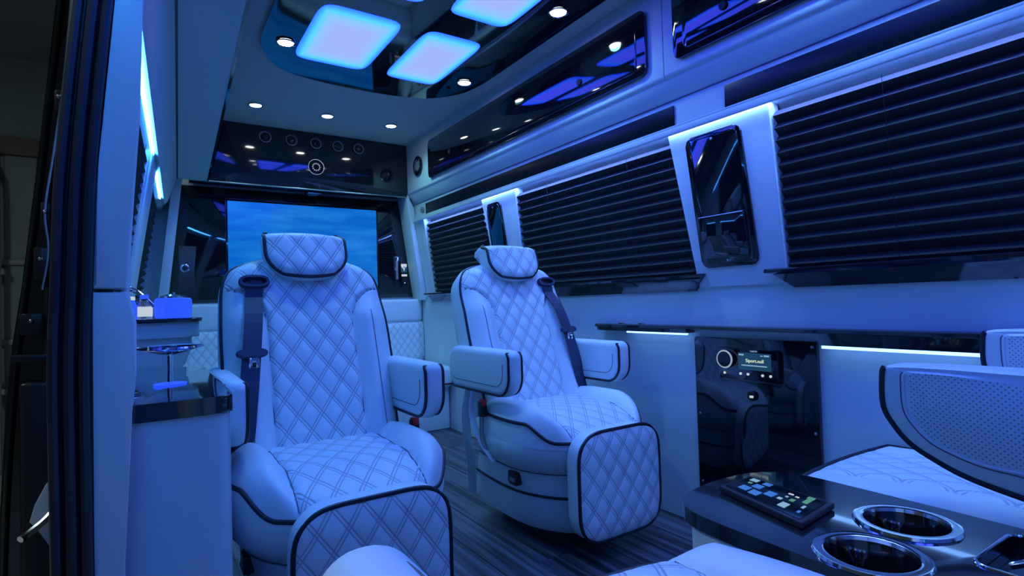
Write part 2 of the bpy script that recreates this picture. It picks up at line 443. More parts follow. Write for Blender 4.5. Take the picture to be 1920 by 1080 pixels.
# ---- television
tv = thing('television', 'flat television showing a bright blue picture on the black partition', 'television', (.876, 3.775, .93))
prism('frame', rrect(.395, 1.358, .935, 1.50, .008), 'y', 3.772, 3.789, 'black_gloss', tv, r=.003)
vs = [(.407, 3.7712, .95), (1.346, 3.7712, .95), (1.346, 3.7712, 1.486), (.407, 3.7712, 1.486)]
V = [(x, y, z) for x, y, z in vs]+[(x, y-.0012, z) for x, y, z in vs]
mesh('screen', V, [(0, 1, 2, 3), (4, 5, 6, 7), (0, 1, 5, 4), (1, 2, 6, 5), (2, 3, 7, 6), (3, 0, 4, 7)], 'tv_picture', tv, False, uvs=[(0, 0), (1, 0), (1, 1), (0, 1)]*2)
# ---- wall control unit on the right of the partition
cp = thing('wall_control', 'small lit touch control with slider bar right of the television', 'control panel', (1.53, 3.78, .98))
prism('plate', rrect(1.475, 1.60, .955, 1.165, .006), 'y', 3.782, 3.789, 'black_gloss', cp, r=.002)
rbox('slider_bar', 1.487, 1.505, 3.777, 3.783, 1.00, 1.135, 'grey_plastic', cp, r=.003)
rbox('display', 1.525, 1.572, 3.780, 3.783, 1.05, 1.115, 'lcd_teal', cp, r=.001)
for (a, b2, c, d) in ((1.527, 1.570, 1.092, 1.112), (1.532, 1.546, 1.084, 1.092), (1.552, 1.567, 1.086, 1.092), (1.541, 1.556, 1.074, 1.084), (1.546, 1.552, 1.062, 1.072)):
    rbox('icon', a, b2, 3.778, 3.7805, c, d, 'icon_white' if a < 1.55 else 'icon_pale', cp, r=.001, seg=1)
rbox('button', 1.530, 1.572, 3.778, 3.783, 1.022, 1.037, 'icon_white', cp, r=.002)
lathe('indicator', [(.004, 0), (.004, .003), (0, .0035)], (1.553, 3.782, .975), '-y', 'icon_white', cp, n=12)
# ---- lock on the left of the partition
lk = thing('door_lock', 'round chrome lock on the black partition left of the television', 'lock', (.179, 3.785, 1.05))
lathe('rose', [(.028, 0), (.028, .004), (.022, .009), (.016, .009), (.014, .005), (0, .005)], (.179, 3.788, 1.069), '-y', 'chrome', lk)
rbox('key_slot', .174, .184, 3.774, 3.784, 1.059, 1.079, 'black_plastic', lk, r=.002)
# grey plate standing in for a reflection beside the lock
mat('dark_grey', (.05, .055, .065), .35)
sp_ = tag(prism('reflection_pad', [(.135, .93), (.235, .93), (.225, 1.05), (.24, 1.20), (.145, 1.20), (.15, 1.05)], 'y', 3.781, 3.789, 'dark_grey', r=.003), 'grey waisted shape standing in for a reflection behind the round chrome lock', 'plate')

# ================================================================== CEILING LIGHT FIXTURE
cf = thing('ceiling_fixture', 'black gloss ceiling panel with rounded blue light panes', 'ceiling light', (.905, 1.2, ZC))
pts = []
for (x, y) in catmull([(.39, 2.30, 0), (.395, 2.42, 0), (.435, 2.56, 0), (.53, 2.685, 0), (.68, 2.735, 0), (.905, 2.755, 0), (1.13, 2.735, 0), (1.28, 2.68, 0), (1.385, 2.55, 0), (1.42, 2.40, 0), (1.425, 2.28, 0)], 6)[:] and [(p.x, p.y) for p in catmull([(.39, 2.30, 0), (.395, 2.42, 0), (.435, 2.56, 0), (.53, 2.685, 0), (.68, 2.735, 0), (.905, 2.755, 0), (1.13, 2.735, 0), (1.28, 2.68, 0), (1.385, 2.55, 0), (1.42, 2.40, 0), (1.425, 2.28, 0)], 6)]:
    pts.append((x, y))
pts += [(1.425, -.40), (1.38, -.60), (1.25, -.68), (.905, -.70), (.56, -.68), (.43, -.60), (.39, -.40)]
prism('panel', pts, 'z', ZC-.018, ZC-.0005, 'piano', cf, r=.006)
def pane(x0, x1, y0, y1):
    n = 22; V = []; U = []; F = []
    cx, cy, a, b2 = (x0+x1)/2, (y0+y1)/2, (x1-x0)/2, (y1-y0)/2
    kk = .34
    for i in range(n+1):
        for j in range(n+1):
            u, v = -1+2*i/n, -1+2*j/n
            x = u*math.sqrt(1-kk*v**8/2); y = v*math.sqrt(1-kk*u**8/2)
            V.append((cx+a*x, cy+b2*y, ZC-.0195-.006*(1-max(abs(u), abs(v))**3))); U.append((u, v))
    for i in range(n):
        for j in range(n): F.append((i*(n+1)+j, (i+1)*(n+1)+j, (i+1)*(n+1)+j+1, i*(n+1)+j+1))
    # rim closing the pane against the panel
    rim = [i*(n+1) for i in range(n+1)]+[n*(n+1)+j for j in range(1, n+1)]+[i*(n+1)+n for i in range(n-1, -1, -1)]+[j for j in range(n-1, 0, -1)]
    base = len(V)
    for q in rim: V.append((V[q][0], V[q][1], ZC-.012)); U.append(U[q])
    N = len(rim)
    for q in range(N): F.append((rim[q], rim[(q+1) % N], base+(q+1) % N, base+q))
    return mesh('light_pane', V, F, 'diffuser', cf, True, uvs=U)
for (y0, y1) in ((2.005, 2.515), (1.35, 1.845), (.70, 1.195), (.05, .545), (-.60, -.105)):
    pane(.535, .855, y0, y1); pane(.948, 1.215, y0, y1)
# ---- downlights
def downlight(x, y, z, label, first=[None]):
    if first[0] is None:
        o = thing('downlight', label, 'downlight', (x, y, z), group='ceiling downlights')
        lathe('trim_ring', [(.030, 0), (.036, .003), (.038, .007), (.034, .009), (.030, .006)], (x, y, z+.0), '-z', 'chrome', o)
        lathe('lens', [(.030, .002), (.029, .0065), (0, .008)], (x, y, z), '-z', 'led_down', o)
        first[0] = o
    else:
        o = dup(first[0], (x, y, z), label)
    ld = bpy.data.lights.new('downlight_lamp', 'SPOT'); ld.energy = SPOT_W; ld.spot_size = math.radians(140); ld.spot_blend = .8; ld.shadow_soft_size = .028; ld.color = (.28, .86, 1)
    lo = bpy.data.objects.new('downlight_lamp', ld); COL.objects.link(lo); lo.parent = o; lo.location = (0, 0, -.014)
downlight(.499, 3.265, ZC, 'round downlight in the pale ceiling, leftmost of the row of three before the vents')
downlight(.884, 3.262, ZC, 'round downlight in the pale ceiling, middle of the row of three before the vents')
downlight(1.273, 3.260, ZC, 'round downlight in the pale ceiling, rightmost of the row of three near the cabinets')
downlight(.484, 2.39, ZC-.0185, 'round downlight at the left front corner of the black ceiling panel')
downlight(1.327, 2.40, ZC-.0185, 'round downlight at the right front corner of the black ceiling panel')
downlight(1.318, 1.63, ZC-.0185, 'round downlight at the right edge of the black ceiling panel beside the second light pane')
downlight(.484, 1.63, ZC-.0185, 'round downlight at the left edge of the black ceiling panel above the aisle seat')
downlight(1.318, .62, ZC-.0185, 'round downlight at the right edge of the black ceiling panel over the console')

# ================================================================== RIGHT OVERHEAD CABINETS
XC = 1.528
def cabinet(y0, y1, doors, label, vent=None):
    cb = thing('overhead_cabinet', label, 'cabinet', (1.62, (y0+y1)/2, 1.59))
    prism('body', [(XC+.018*(1-math.cos(q*PI/10)), 1.600-.018*math.sin(q*PI/10)) for q in range(6)]+[(1.69, 1.582), (1.69, ZC-.001), (XC, ZC-.001)], 'y', y0, y1, 'vinyl', cb)
    for (a, b2, z0, z1) in doors:
        d = prism('door', rrect(a, b2, z0, z1, .028), 'x', XC-.014, XC-.001, 'piano', cb, r=.003)
        tube('door_inlay', [(XC-.0145, p[0], p[1]) for p in rrect(a+.045, b2-.045, z0+.022, z1-.022, .02)], .0016, 'black_gloss', d, closed=True)
        prism('door_face', rrect(a+.045, b2-.045, z0+.022, z1-.022, .02), 'x', XC-.0185, XC-.0138, 'piano', d, r=.0035, seg=3)
        for yy in ((a+b2)/2,) if b2-a < 1.2 else (a+.36, a+1.55):
            kn = lathe('latch', [(.012, 0), (.014, .004), (.012, .008), (.006, .009), (0, .007)], (XC-.0185, yy, z0+.095), '-x', 'black_plastic', d, n=20)
        for yy in (a+.06, b2-.06):
            for zz in (z0+.03, z1-.03):
                lathe('screw', [(.0045, 0), (.004, .002), (0, .0025)], (XC-.014, yy, zz), '-x', 'steel', d, n=10)
    if vent:
        v = lathe('round_vent', [(.058, 0), (.066, .005), (.066, .012), (.058, .016), (.050, .012), (.047, .004), (.0, .004)], (XC, vent[0], vent[1]), '-x', 'black_gloss', cb, n=32)
        lathe('vent_ring', [(.046, .006), (.048, .012), (.042, .014), (.040, .006)], (XC, vent[0], vent[1]), '-x', 'chrome', v, n=32)
        lathe('vent_hub', [(.034, .004), (.030, .012), (.014, .016), (0, .016)], (XC, vent[0], vent[1]), '-x', 'grey_plastic', v, n=24)
    return cb
cabinet(1.312, 3.628, [(1.380, 3.252, 1.625, 1.868)], 'pale overhead cabinet with one long black gloss door above the windows', (3.428, 1.747))
cabinet(Y0+.01, 1.308, [(-.50, 1.255, 1.625, 1.868)], 'pale overhead cabinet with black gloss door nearest the camera, cut by the frame')
# ---- black gloss strips along the header
def strip(y0, y1, label):
    tag(lean_prism('header_strip', [(y0, 1.428), (y1, 1.428), (y1, 1.502), (y0, 1.502)], .007, 'strip_black', r=.002, off=.0005), label, 'trim strip', 'header strips')
strip(1.318, 3.45, 'long black gloss strip under the overhead cabinet with the round vent')
strip(-.6, 1.108, 'black gloss strip above the large window nearest the camera')
rs = lathe('strip_knob', [(.022, 0), (.022, .01), (.016, .016), (0, .018)], (1.586, 3.50, 1.465), '-x', 'grey_plastic', None, n=20)
tag(rs, 'round grey knob at the partition end of the header strip', 'knob')
# ---- LED strips under the header lip
def led(y0, y1, label):
    tag(lean_prism('led_strip', [(y0, 1.4035), (y1, 1.4035), (y1, 1.410), (y0, 1.410)], .016, 'led_strip', r=.001, off=.003), label, 'light strip', 'LED strips above the windows')
led(2.70, 3.44, 'thin LED strip above the small window beside the partition')
led(1.36, 2.68, 'thin LED strip above the middle window behind the right armchair')
led(-.3, 1.34, 'thin LED strip above the large window nearest the camera')

# ================================================================== PLEATED BLINDS
def blind(y0, y1, label, side=1, slant=0.):
    bl = thing('pleated_blind', label, 'blind', ((1.66 if side > 0 else -.1), (y0+y1)/2, .87), group='pleated window blinds')
    N = 13; z0, z1 = .885, 1.372; p = (z1-z0)/N
    X = (lambda z: xr(z)+.018) if side > 0 else (lambda z: -.085+(z-.85)*.15-.012)
    s = -1 if side > 0 else 1
    sh = SHL if side < 0 else 0
    for k in range(N):
        za, zb = z0+k*p, z0+(k+1)*p; zm = za+p*.5
        d = .022
        q = [(X(za), za), (X(zm)+s*d, zm), (X(zb), zb)]
        th = -.0016*s
        yy1 = y1+slant*(za-z0)
        V = []
        for (yy) in (y0, yy1):
            for (x, z) in q: V.append((x, yy, z))
            for (x, z) in q[::-1]: V.append((x+th, yy, z))
        F = [(0, 1, 2, 3, 4, 5), (6, 7, 8, 9, 10, 11)]+[(i, (i+1) % 6, 6+(i+1) % 6, 6+i) for i in range(6)]
        mesh('pleat', V, F, 'blind', bl, False, sh=sh)
    rbox('bottom_rail', min(X(z0), X(z0)+s*.016), max(X(z0), X(z0)+s*.016), y0, y1, z0-.014, z0-.001, 'black_plastic', bl, r=.003, sh=sh)
    for yy in (y0+.25*(y1-y0), y0+.75*(y1-y0)):
        tube('cord', [(X(z0)+s*.023, yy, z0), (X(z1)+s*.023, yy, z1)], .0008, 'black_plastic', bl, n=5, sh=sh)
blind(2.70, 3.455, 'closed dark pleated blind of the small window beside the partition', slant=0)
blind(1.300, 2.35, 'closed dark pleated blind of the window behind the right armchair', slant=0)
blind(-.25, .948, 'closed dark pleated blind of the large window nearest the camera')
blind(1.63, 2.36, 'closed dark pleated blind on the left wall behind the door pillar', side=-1)
blind(2.70, 3.45, 'narrow sliver of dark pleated blind on the left wall beside the partition', side=-1)

# ---- black gloss window sills with cut-off ends
def sill(ya, yb, yc, yd, label):
    """top edge runs ya..yb, bottom edge yc..yd"""
    V = []
    sec = [(1.652, .893, 0), (1.602, .893, 0), (1.596, .889, 0), (1.596, .881, 0), (1.618, .876, .25), (1.640, .834, 1), (1.652, .834, 1)]
    for e in (0, 1):
        for (x, z, f) in sec:
            y = (ya+(yc-ya)*f) if e == 0 else (yb+(yd-yb)*f)
            V.append((x, y, z))
    n = len(sec)
    F = [tuple(range(n)), tuple(range(n, 2*n))]+[(i, (i+1) % n, n+(i+1) % n, n+i) for i in range(n)]
    tag(mesh('window_sill', V, F, 'piano_wood', None, False), label, 'sill', 'window sills')
sill(-.35, 1.005, -.28, .935, 'black gloss sill under the large window nearest the camera')
sill(1.245, 2.45, 1.300, 2.39, 'black gloss sill under the window behind the right armchair')
sill(2.60, 3.55, 2.66, 3.50, 'black gloss sill under the small window beside the partition')
# ---- dark panels on the pillars
def niche(y0, y1, z0, z1, skew, label, pocket):
    o = thing('pillar_panel', label, 'panel', (1.60, (y0+y1)/2, z0), group='dark pillar panels')
    P = [(p[0]+skew*(p[1]-z0), p[1]) for p in rrect(y0, y1, z0, z1, .026)]
    lean_prism('frame', P, .008, 'black_gloss', o, r=.003, off=.0105)
    P2 = [(p[0]+skew*(p[1]-z0), p[1]) for p in rrect(y0+.012, y1-.012, z0+.012, z1-.012, .02)]
    lean_prism('face', P2, .003, 'piano', o, r=.001, off=.0187)
    if pocket:
        P3 = [(p[0]+skew*(p[1]-z0), p[1]) for p in rrect(y0+.022, y1-.022, z0+.03, z0+.172, .008)]
        lean_prism('pocket', P3, .010, 'piano', o, r=.003, off=.0217)
        tube('pocket_lip', [(xr(z0+.172)-.031, y0+.022+skew*.172, z0+.172), (xr(z0+.172)-.031, y1-.022+skew*.172, z0+.172)], .0018, 'steel', o)
    for zz in (z0+.022, z1-.024):
        lathe('screw', [(.005, 0), (.004, .002), (0, .003)], (xr(zz)-.0217, (y0+y1)/2+skew*(zz-z0), zz), '-x', 'steel', o, n=10)
niche(1.035, 1.250, .912, 1.362, .035, 'black gloss panel with a magazine pocket on the wide pillar between two windows', True)
niche(2.465, 2.615, .912, 1.356, .05, 'narrow dark panel on the far pillar behind the right armchair', False)

# ================================================================== LOWER RIGHT SIDE
lg = thing('side_ledge', 'long black gloss ledge along the right wall above the stereo panel', 'ledge', (1.62, 1.1, .69))
prism('top', [(1.652, .698), (1.652, .712), (1.600, .712), (1.594, .708), (1.594, .700), (1.600, .698)], 'y', .47, 1.79, 'piano_wood', lg)
prism('fascia', [(1.598, .699), (1.604, .664), (1.648, .664), (1.648, .699)], 'y', .475, .850, 'piano_wood', lg, r=.002)
prism('fascia', [(1.598, .699), (1.604, .684), (1.648, .684), (1.648, .699)], 'y', 1.315, 1.785, 'piano_wood', lg, r=.002)
for yy in (1.66, 1.55):
    lathe('cup_ring', [(.012, 0), (.016, .003), (.013, .005), (.010, .002)], (1.622, yy, .711), 'z', 'chrome', lg, n=20)
tag(rbox('led_strip', 1.608, 1.622, .480, .845, .655, .6635, 'led_shelf', None, r=.002), 'bright LED strip under the ledge beside the rear seat', 'light strip', 'LED strips under the ledge')
tag(rbox('led_strip', 1.610, 1.622, 1.322, 1.62, .677, .6835, 'led_shelf', None, r=.002), 'bright LED strip under the ledge between armchair and stereo panel', 'light strip', 'LED strips under the ledge')
# stereo panel
sp_o = tag(prism('stereo_panel', rrect(.872, 1.308, .10, .672, .006), 'x', 1.636, 1.649, 'piano', None, r=.003), 'tall black gloss panel in the lower wall holding the stereo', 'panel')
for yy in (.886, 1.294):
    for zz in (.655, .40, .16):
        lathe('screw', [(.005, 0), (.004, .002), (0, .003)], (1.636, yy, zz), '-x', 'steel', sp_o, n=10)
st = thing('car_stereo', 'car stereo with round knob and small lit display in the black panel', 'stereo', (1.63, 1.09, .53))
prism('body', rrect(.985, 1.200, .535, .640, .008), 'x', 1.620, 1.637, 'black_gloss', st, r=.003)
kb = lathe('knob', [(.030, 0), (.029, .012), (.026, .016), (.0, .016)], (1.620, 1.165, .603), '-x', 'black_gloss', st, n=30)
lathe('knob_ring', [(.028, .010), (.0305, .014), (.0285, .0175), (.0255, .0165), (.0255, .012)], (1.620, 1.165, .603), '-x', 'ring_white', kb, n=30)
rbox('display', 1.6175, 1.621, 1.007, 1.122, .572, .627, 'lcd_teal', st, r=.001)
mx = Matrix(((0, 0, -1, 1.6168), (-1, 0, 0, 1.062), (0, 1, 0, .602), (0, 0, 0, 1)))
text('display_text', 'Siport.null', .0155, 'text_yellow', st, mx)
rbox('progress_bar', 1.6165, 1.6176, 1.020, 1.110, .585, .5885, 'icon_pale', st, r=.0004, seg=1)
for (a, b2, c, d, mm) in ((1.100, 1.118, .618, .623, 'icon_pale'), (1.012, 1.030, .618, .623, 'icon_pale'), (1.033, 1.042, .618, .621, 'icon_pale')):
    rbox('status_icon', 1.6165, 1.6176, a, b2, c, d, mm, st, r=.0004, seg=1)
text('brand_text', 'FUSION', .007, 'icon_pale', st, Matrix(((0, 0, -1, 1.6195), (-1, 0, 0, 1.066), (0, 1, 0, .6325), (0, 0, 0, 1))))
for yy in (1.115, 1.088, 1.037, 1.010):
    lathe('button', [(.0042, 0), (.0042, .003), (0, .0035)], (1.620, yy, .558), '-x', 'icon_white', st, n=12)
lathe('power_button', [(.0042, 0), (.0042, .003), (0, .0035)], (1.620, 1.175, .556), '-x', 'icon_white', st, n=12)
so = thing('power_socket', 'small round power socket below the stereo on the black panel', 'socket', (1.63, 1.085, .47))
lathe('rim', [(.016, 0), (.016, .008), (.011, .010), (.009, .004), (0, .004)], (1.636, 1.085, .487), '-x', 'black_plastic', so, n=20)
rbox('socket_mark', 1.6255, 1.630, 1.079, 1.091, .481, .488, 'icon_white', so, r=.001)

# ================================================================== ARMCHAIRS
def squircle(u, v, k):
    if isinstance(k, tuple): k = k[0] if v < 0 else k[1]        # (front, back) corner roundness
    return u*math.sqrt(1-k*v*v/2), v*math.sqrt(1-k*u*u/2)
def cushion(parent, hw, yc, hd, ztop, zedge, k=.62, quiltw=.145, bol=.03, n=64, roll=.05, dip=0.):
    """seat cushion in the seat's frame: front is -y. Quilted middle, smooth raised bolsters."""
    V = []; U = []; F = []; FM = []
    for i in range(n+1):
        for j in range(n+1):
            u, v = -1+2*i/n, -1+2*j/n
            x, y = squircle(u, v, k)
            X, Y = hw*x, yc+hd*y
            e = max(abs(u), abs(v))
            qd = abs(X)-quiltw
            z = ztop+bol*ss(-.01, .055, qd)*(1-.3*ss(.3, 1, v))
            z -= roll*ss(-.2, -1.0, v)*(1 if v < 0 else 0)*.9 if v < -.2 else 0
            edge = e**9
            ze = zedge-dip*ss(-.45, -1.0, v)*(1 if v < 0 else 0)
            z = z*(1-edge)+ze*edge
            if qd < 0: z += .0045*puff(X, Y)*(1-e**6)
            z -= .010*math.exp(-(qd/.006)**2)*(1-e**8)
            V.append((X, Y, z)); U.append((X, Y))
    for i in range(n):
        for j in range(n):
            F.append((i*(n+1)+j, (i+1)*(n+1)+j, (i+1)*(n+1)+j+1, i*(n+1)+j+1))
            xm = (V[F[-1][0]][0]+V[F[-1][2]][0])/2
            FM.append(0 if abs(xm) < quiltw else 1)
    rim = [i*(n+1) for i in range(n+1)]+[n*(n+1)+j for j in range(1, n+1)]+[i*(n+1)+n for i in range(n-1, -1, -1)]+[j for j in range(n-1, 0, -1)]
    loop = [V[q] for q in rim]
    # underside
    base = len(V)
    for q in rim: V.append((V[q][0], V[q][1], zedge-dip-.02)); U.append((0, 0))
    N = len(rim)
    for q in range(N): F.append((rim[q], rim[(q+1) % N], base+(q+1) % N, base+q)); FM.append(1)
    F.append(tuple(range(base, base+N))); FM.append(1)
    o = mesh('seat_cushion', V, F, ['quilt', 'leather'], parent, True, uvs=U, fmat=FM)
    tube('piping', [(p[0], p[1], p[2]) for p in loop], .0055, 'piping', o, closed=True)
    for s in (-1, 1):
        tube('seam', [(s*quiltw, yc+hd*t, _z(V, n, s*quiltw, yc+hd*t)+.0018) for t in [-.8+.08*q for q in range(21)]], .0014, 'stitch_dark', o, n=5)
    return o
def _z(V, n, X, Y):
    best = min(range((n+1)*(n+1)), key=lambda q: (V[q][0]-X)**2+(V[q][1]-Y)**2); return V[best][2]
def body_rings(parent, rings, name, m, n=64, k=.62):
    V = []; F = []
    for (hx, yc, hd, z) in rings:
        for q in range(n):
            t = 2*PI*q/n; c, s_ = math.cos(t), math.sin(t)
            mxx = max(abs(c), abs(s_)); u, v = c/mxx, s_/mxx
            x, y = squircle(u, v, k); V.append((hx*x, yc+hd*y, z))
    for r in range(len(rings)-1):
        for q in range(n): F.append((r*n+q, r*n+(q+1) % n, (r+1)*n+(q+1) % n, (r+1)*n+q))
    F.append(tuple(range(n))); F.append(tuple((len(rings)-1)*n+q for q in range(n)))
    return mesh(name, V, F, m, parent)
def ring_pts(hx, yc, hd, z, k=.62, n=64):
    P = []
    for q in range(n):
        t = 2*PI*q/n; c, s_ = math.cos(t), math.sin(t); mm = max(abs(c), abs(s_)); x, y = squircle(c/mm, s_/mm, k); P.append((hx*x, yc+hd*y, z))
    return P
def pod(parent, x0, x1, y0, y1, z0, z1, rf=.07, rb=.05, perf=False, seam_side=0, name='armrest', bw=None, rtop=.026, soft=1., pipe=True):
    """padded armrest: side outline in (y,z), rounded lower front, piping round both side faces"""
    if bw is None: bw = (x1-x0)*.36
    def outline(i):
        a0, a1, b0, b1 = y0+i, y1-i, z0+i, z1-i
        P = []
        r1 = max(.004, rtop-i*.4)
        for (cy, cz, r, a) in ((a0+r1, b1-r1, r1, PI), ):
            for q in range(7): t = PI-PI/2*q/6; P.append((cy+r*math.cos(t), cz+r*math.sin(t)))
        r2 = max(.004, rb-i*.6)
        for q in range(7): t = PI/2-PI/2*q/6; P.append((a1-r2+r2*math.cos(t), b1-r2+r2*math.sin(t)))
        for q in range(7): t = 0-PI/2*q/6; P.append((a1-r2+r2*math.cos(t), b0+r2+r2*math.sin(t)))
        r3 = max(.006, rf-i*.6)
        for q in range(11): t = -PI/2-PI/2*q/10; P.append((a0+r3+r3*math.cos(t), b0+r3+r3*math.sin(t)))
        return P
    # cross sections from one side face to the other
    secs = [(x0, .022*soft), (x0+.002*soft, .012*soft), (x0+.009*soft, .004*soft), (x0+.020*soft, 0), (x1-.020*soft, 0), (x1-.009*soft, .004*soft), (x1-.002*soft, .012*soft), (x1, .022*soft)]
    V = []; F = []; n = len(outline(0)); U = []
    for (x, i) in secs:
        for (y, z) in outline(i): V.append((x, y, z)); U.append((y, z))
    for s in range(len(secs)-1):
        for q in range(n): F.append((s*n+q, s*n+(q+1) % n, (s+1)*n+(q+1) % n, (s+1)*n+q))
    F.append(tuple(range(n))[::-1]); F.append(tuple((len(secs)-1)*n+q for q in range(n)))
    o = mesh(name, V, F, 'leather', parent, True)
    ou = outline(.006*soft)
    # one run of piping: along the bottom, up the front, over the nose and back down the other side
    run = ou[18:]+ou[0:5]
    if pipe:
        tube('piping', [(x0+.004, y, z) for y, z in run]+[(x1-.004, y, z) for y, z in run[::-1]], .0045, 'piping', o, n=7)
    ou = outline(.036)
    for x, s in ((x0, -1), (x1, 1)):
        tube('seam', [(x+s*.0005, y, z) for y, z in ou[17:]+ou[0:2]], .0012, 'stitch_dark', o, n=5)
    return o
def armchair(name, label, loc, belt, extras):
    rt_ = local(thing(name, label, 'armchair', loc, group='quilted captain armchairs'))
    HW = .258; YC = .268; HD = .240; KS = (1.0, .35)
    cu = cushion(rt_, HW, YC, HD, .447, .425, k=KS, bol=.040, roll=.045, dip=.055)
    rings = [(HW-.004, YC, HD-.004, .366), (HW+.002, YC+.005, HD, .345), (HW-.004, YC+.02, HD+.006, .30), (.228, YC+.05, .25, .262), (.220, YC+.055, .25, .258), (.221, YC+.06, .255, .252),
             (.208, YC+.085, .27, .175), (.200, YC+.095, .272, .11), (.186, YC+.105, .265, .062), (.170, YC+.105, .25, .052)]
    bd = body_rings(rt_, rings, 'seat_base', 'leather', k=KS)
    tube('piping', ring_pts(.209, YC+.085, .271, .178, k=KS), .005, 'piping', bd, closed=True)
    tube('seam', ring_pts(.2265, YC+.05, .2505, .259, k=KS), .002, 'stitch_dark', bd, closed=True, n=5)
    body_rings(rt_, [(.13, YC+.11, .20, .053), (.13, YC+.11, .20, 0.0)], 'pedestal', 'black_plastic', n=40)
    sw = prism('switch', rrect(YC, YC+.05, .204, .248, .006), 'x', -.228, -.205, 'black_plastic', rt_, r=.003)
    rbox('switch_key', -.232, -.227, YC+.008, YC+.037, .215, .228, 'grey_plastic', sw, r=.002)
    # footrest: quilted front in a piped frame
    n = 56; V = []; U = []; F = []; FM = []
    fw_, z0, z1 = .172, .075, .408
    for i in range(n+1):
        for j in range(n+1):
            u, v = -1+2*i/n, -1+2*j/n; x = u*math.sqrt(1-.55*v**6/2); z = v*math.sqrt(1-.55*u**6/2)
            X = fw_*x; Z = (z0+z1)/2+(z1-z0)/2*z
            e = max(abs(u), abs(v)); y = .012-.012*(1-e**6)-.005*puff(X, Z)*(1-e**8)
            V.append((X, y, Z)); U.append((X, Z))
    for i in range(n):
        for j in range(n): F.append((i*(n+1)+j, (i+1)*(n+1)+j, (i+1)*(n+1)+j+1, i*(n+1)+j+1)); FM.append(0)
    rim = [i*(n+1) for i in range(n+1)]+[n*(n+1)+j for j in range(1, n+1)]+[i*(n+1)+n for i in range(n-1, -1, -1)]+[j for j in range(n-1, 0, -1)]
    N = len(rim); prev = rim
    for (dy, sc) in ((.02, 1.008), (.05, 1.008), (.062, .97)):
        base = len(V)
        for q in rim:
            p = V[q]; V.append((p[0]*sc, p[1]+dy, (p[2]-.24)*sc+.24)); U.append((0, 0))
        cur = list(range(base, base+N))
        for q in range(N): F.append((prev[q], prev[(q+1) % N], cur[(q+1) % N], cur[q])); FM.append(1)
        prev = cur
    F.append(tuple(prev)); FM.append(1)
    fr = mesh('footrest', V, F, ['quilt', 'leather'], rt_, True, uvs=U, fmat=FM)
    tube('piping', [V[q] for q in rim], .0055, 'piping', fr, closed=True)
    # backrest
    LEAN = math.radians(19.5); H = .60; BY, BZ = .475, .415
    T = Vector((0, math.sin(LEAN), math.cos(LEAN))); NN = Vector((0, -math.cos(LEAN), math.sin(LEAN)))
    def hwid(s):
        w0 = .226+.012*ss(.05, .25, s)-.010*ss(.3, .55, s)
        v0_ = .44
        if s > v0_: w0 *= max(0., 1-((s-v0_)/(H-v0_+.0005))**3.0)**(1/2.6)
        return w0
    def xq(s):
        if s < .36: return .122
        if s > .475: return 1.
        t = (s-.36)/.115
        return .122+.11*(1-math.sqrt(max(0, 1-t*t)))*1.05
    def front(x, s, wd):
        u = min(1., abs(x)/max(wd, 1e-4)); qd = abs(x)-xq(s)
        d = .055+.022*ss(0, .05, qd)*(1-ss(.36, .46, s))*(1-ss(.8, 1, u)*.4)
        d -= .010*math.exp(-(qd/.006)**2)
        d -= .055*u**7*.8
        d -= .05*ss(.50, .60, s)**2
        if qd < 0: d += .0055*puff(x, s)*(1-u**5)*(1-ss(.56, .6, s))
        return d
    nu, nv = 80, 100; V = []; U = []; F = []; FM = []
    def put(x, s, d): return tuple(Vector((x, BY, BZ))+T*s+NN*d)
    for j in range(nv+1):
        s = H*(1-(1-j/nv)**1.25)
        wd = hwid(s)
        for i in range(nu+1):
            u = -1+2*i/nu; u = math.copysign(1-(1-abs(u))**1.2, u); x = wd*u
            V.append(put(x, s, front(x, s, wd))); U.append((x, s))
    for j in range(nv):
        for i in range(nu):
            q = (j*(nu+1)+i, j*(nu+1)+i+1, (j+1)*(nu+1)+i+1, (j+1)*(nu+1)+i); F.append(q)
            cx = sum(U[a][0] for a in q)/4; cs = sum(U[a][1] for a in q)/4
            FM.append(0 if abs(cx) < xq(cs) else 1)
    rim = [i for i in range(nu+1)]+[j*(nu+1)+nu for j in range(1, nv+1)]+[nv*(nu+1)+i for i in range(nu-1, -1, -1)]+[j*(nu+1) for j in range(nv-1, 0, -1)]
    N = len(rim); prev = rim
    for (dd, sc) in ((-.030, 1.02), (-.075, 1.0), (-.095, .93), (-.10, .80)):
        base = len(V)
        for q in rim:
            x, s = U[q]
            s2 = (s-.28)*(sc if s > .28 else 1)+.28
            V.append(put(x*sc, s2, dd)); U.append((0, 0))
        cur = list(range(base, base+N))
        for q in range(N): F.append((prev[q], prev[(q+1) % N], cur[(q+1) % N], cur[q])); FM.append(1)
        prev = cur
    F.append(tuple(prev)); FM.append(1)
    bk = mesh('backrest', V, F, ['quilt', 'leather'], rt_, True, uvs=U, fmat=FM)
    side = lambda s, x_: put(x_, s, front(x_, s, hwid(s)))
    pp = [put(hwid(s), s, front(hwid(s), s, hwid(s))) for s in [H*q/40*.999 for q in range(0, 41)]]
    pn = [(-p[0], p[1], p[2]) for p in pp]
    tube('piping', pp+pn[::-1], .0052, 'piping', bk)
    for sgn in (-1, 1):
        L = [put(sgn*xq(s), s, front(xq(s), s, hwid(s))+.001) for s in [.03+.33*q/14 for q in range(15)]]
        s = .36
        while s < .474:
            x_ = xq(s)
            if x_ < hwid(s): L.append(put(sgn*x_, s, front(x_, s, hwid(s))+.001))
            s += .006
        tube('seam', L, .0016, 'stitch_dark', bk, n=5)
        L2 = [put(sgn*(.178), s, front(.178, s, hwid(s))+.0014) for s in [.03+.36*q/14 for q in range(15)]]
        tube('seam', L2, .0010, 'stitch_dark', bk, n=5)
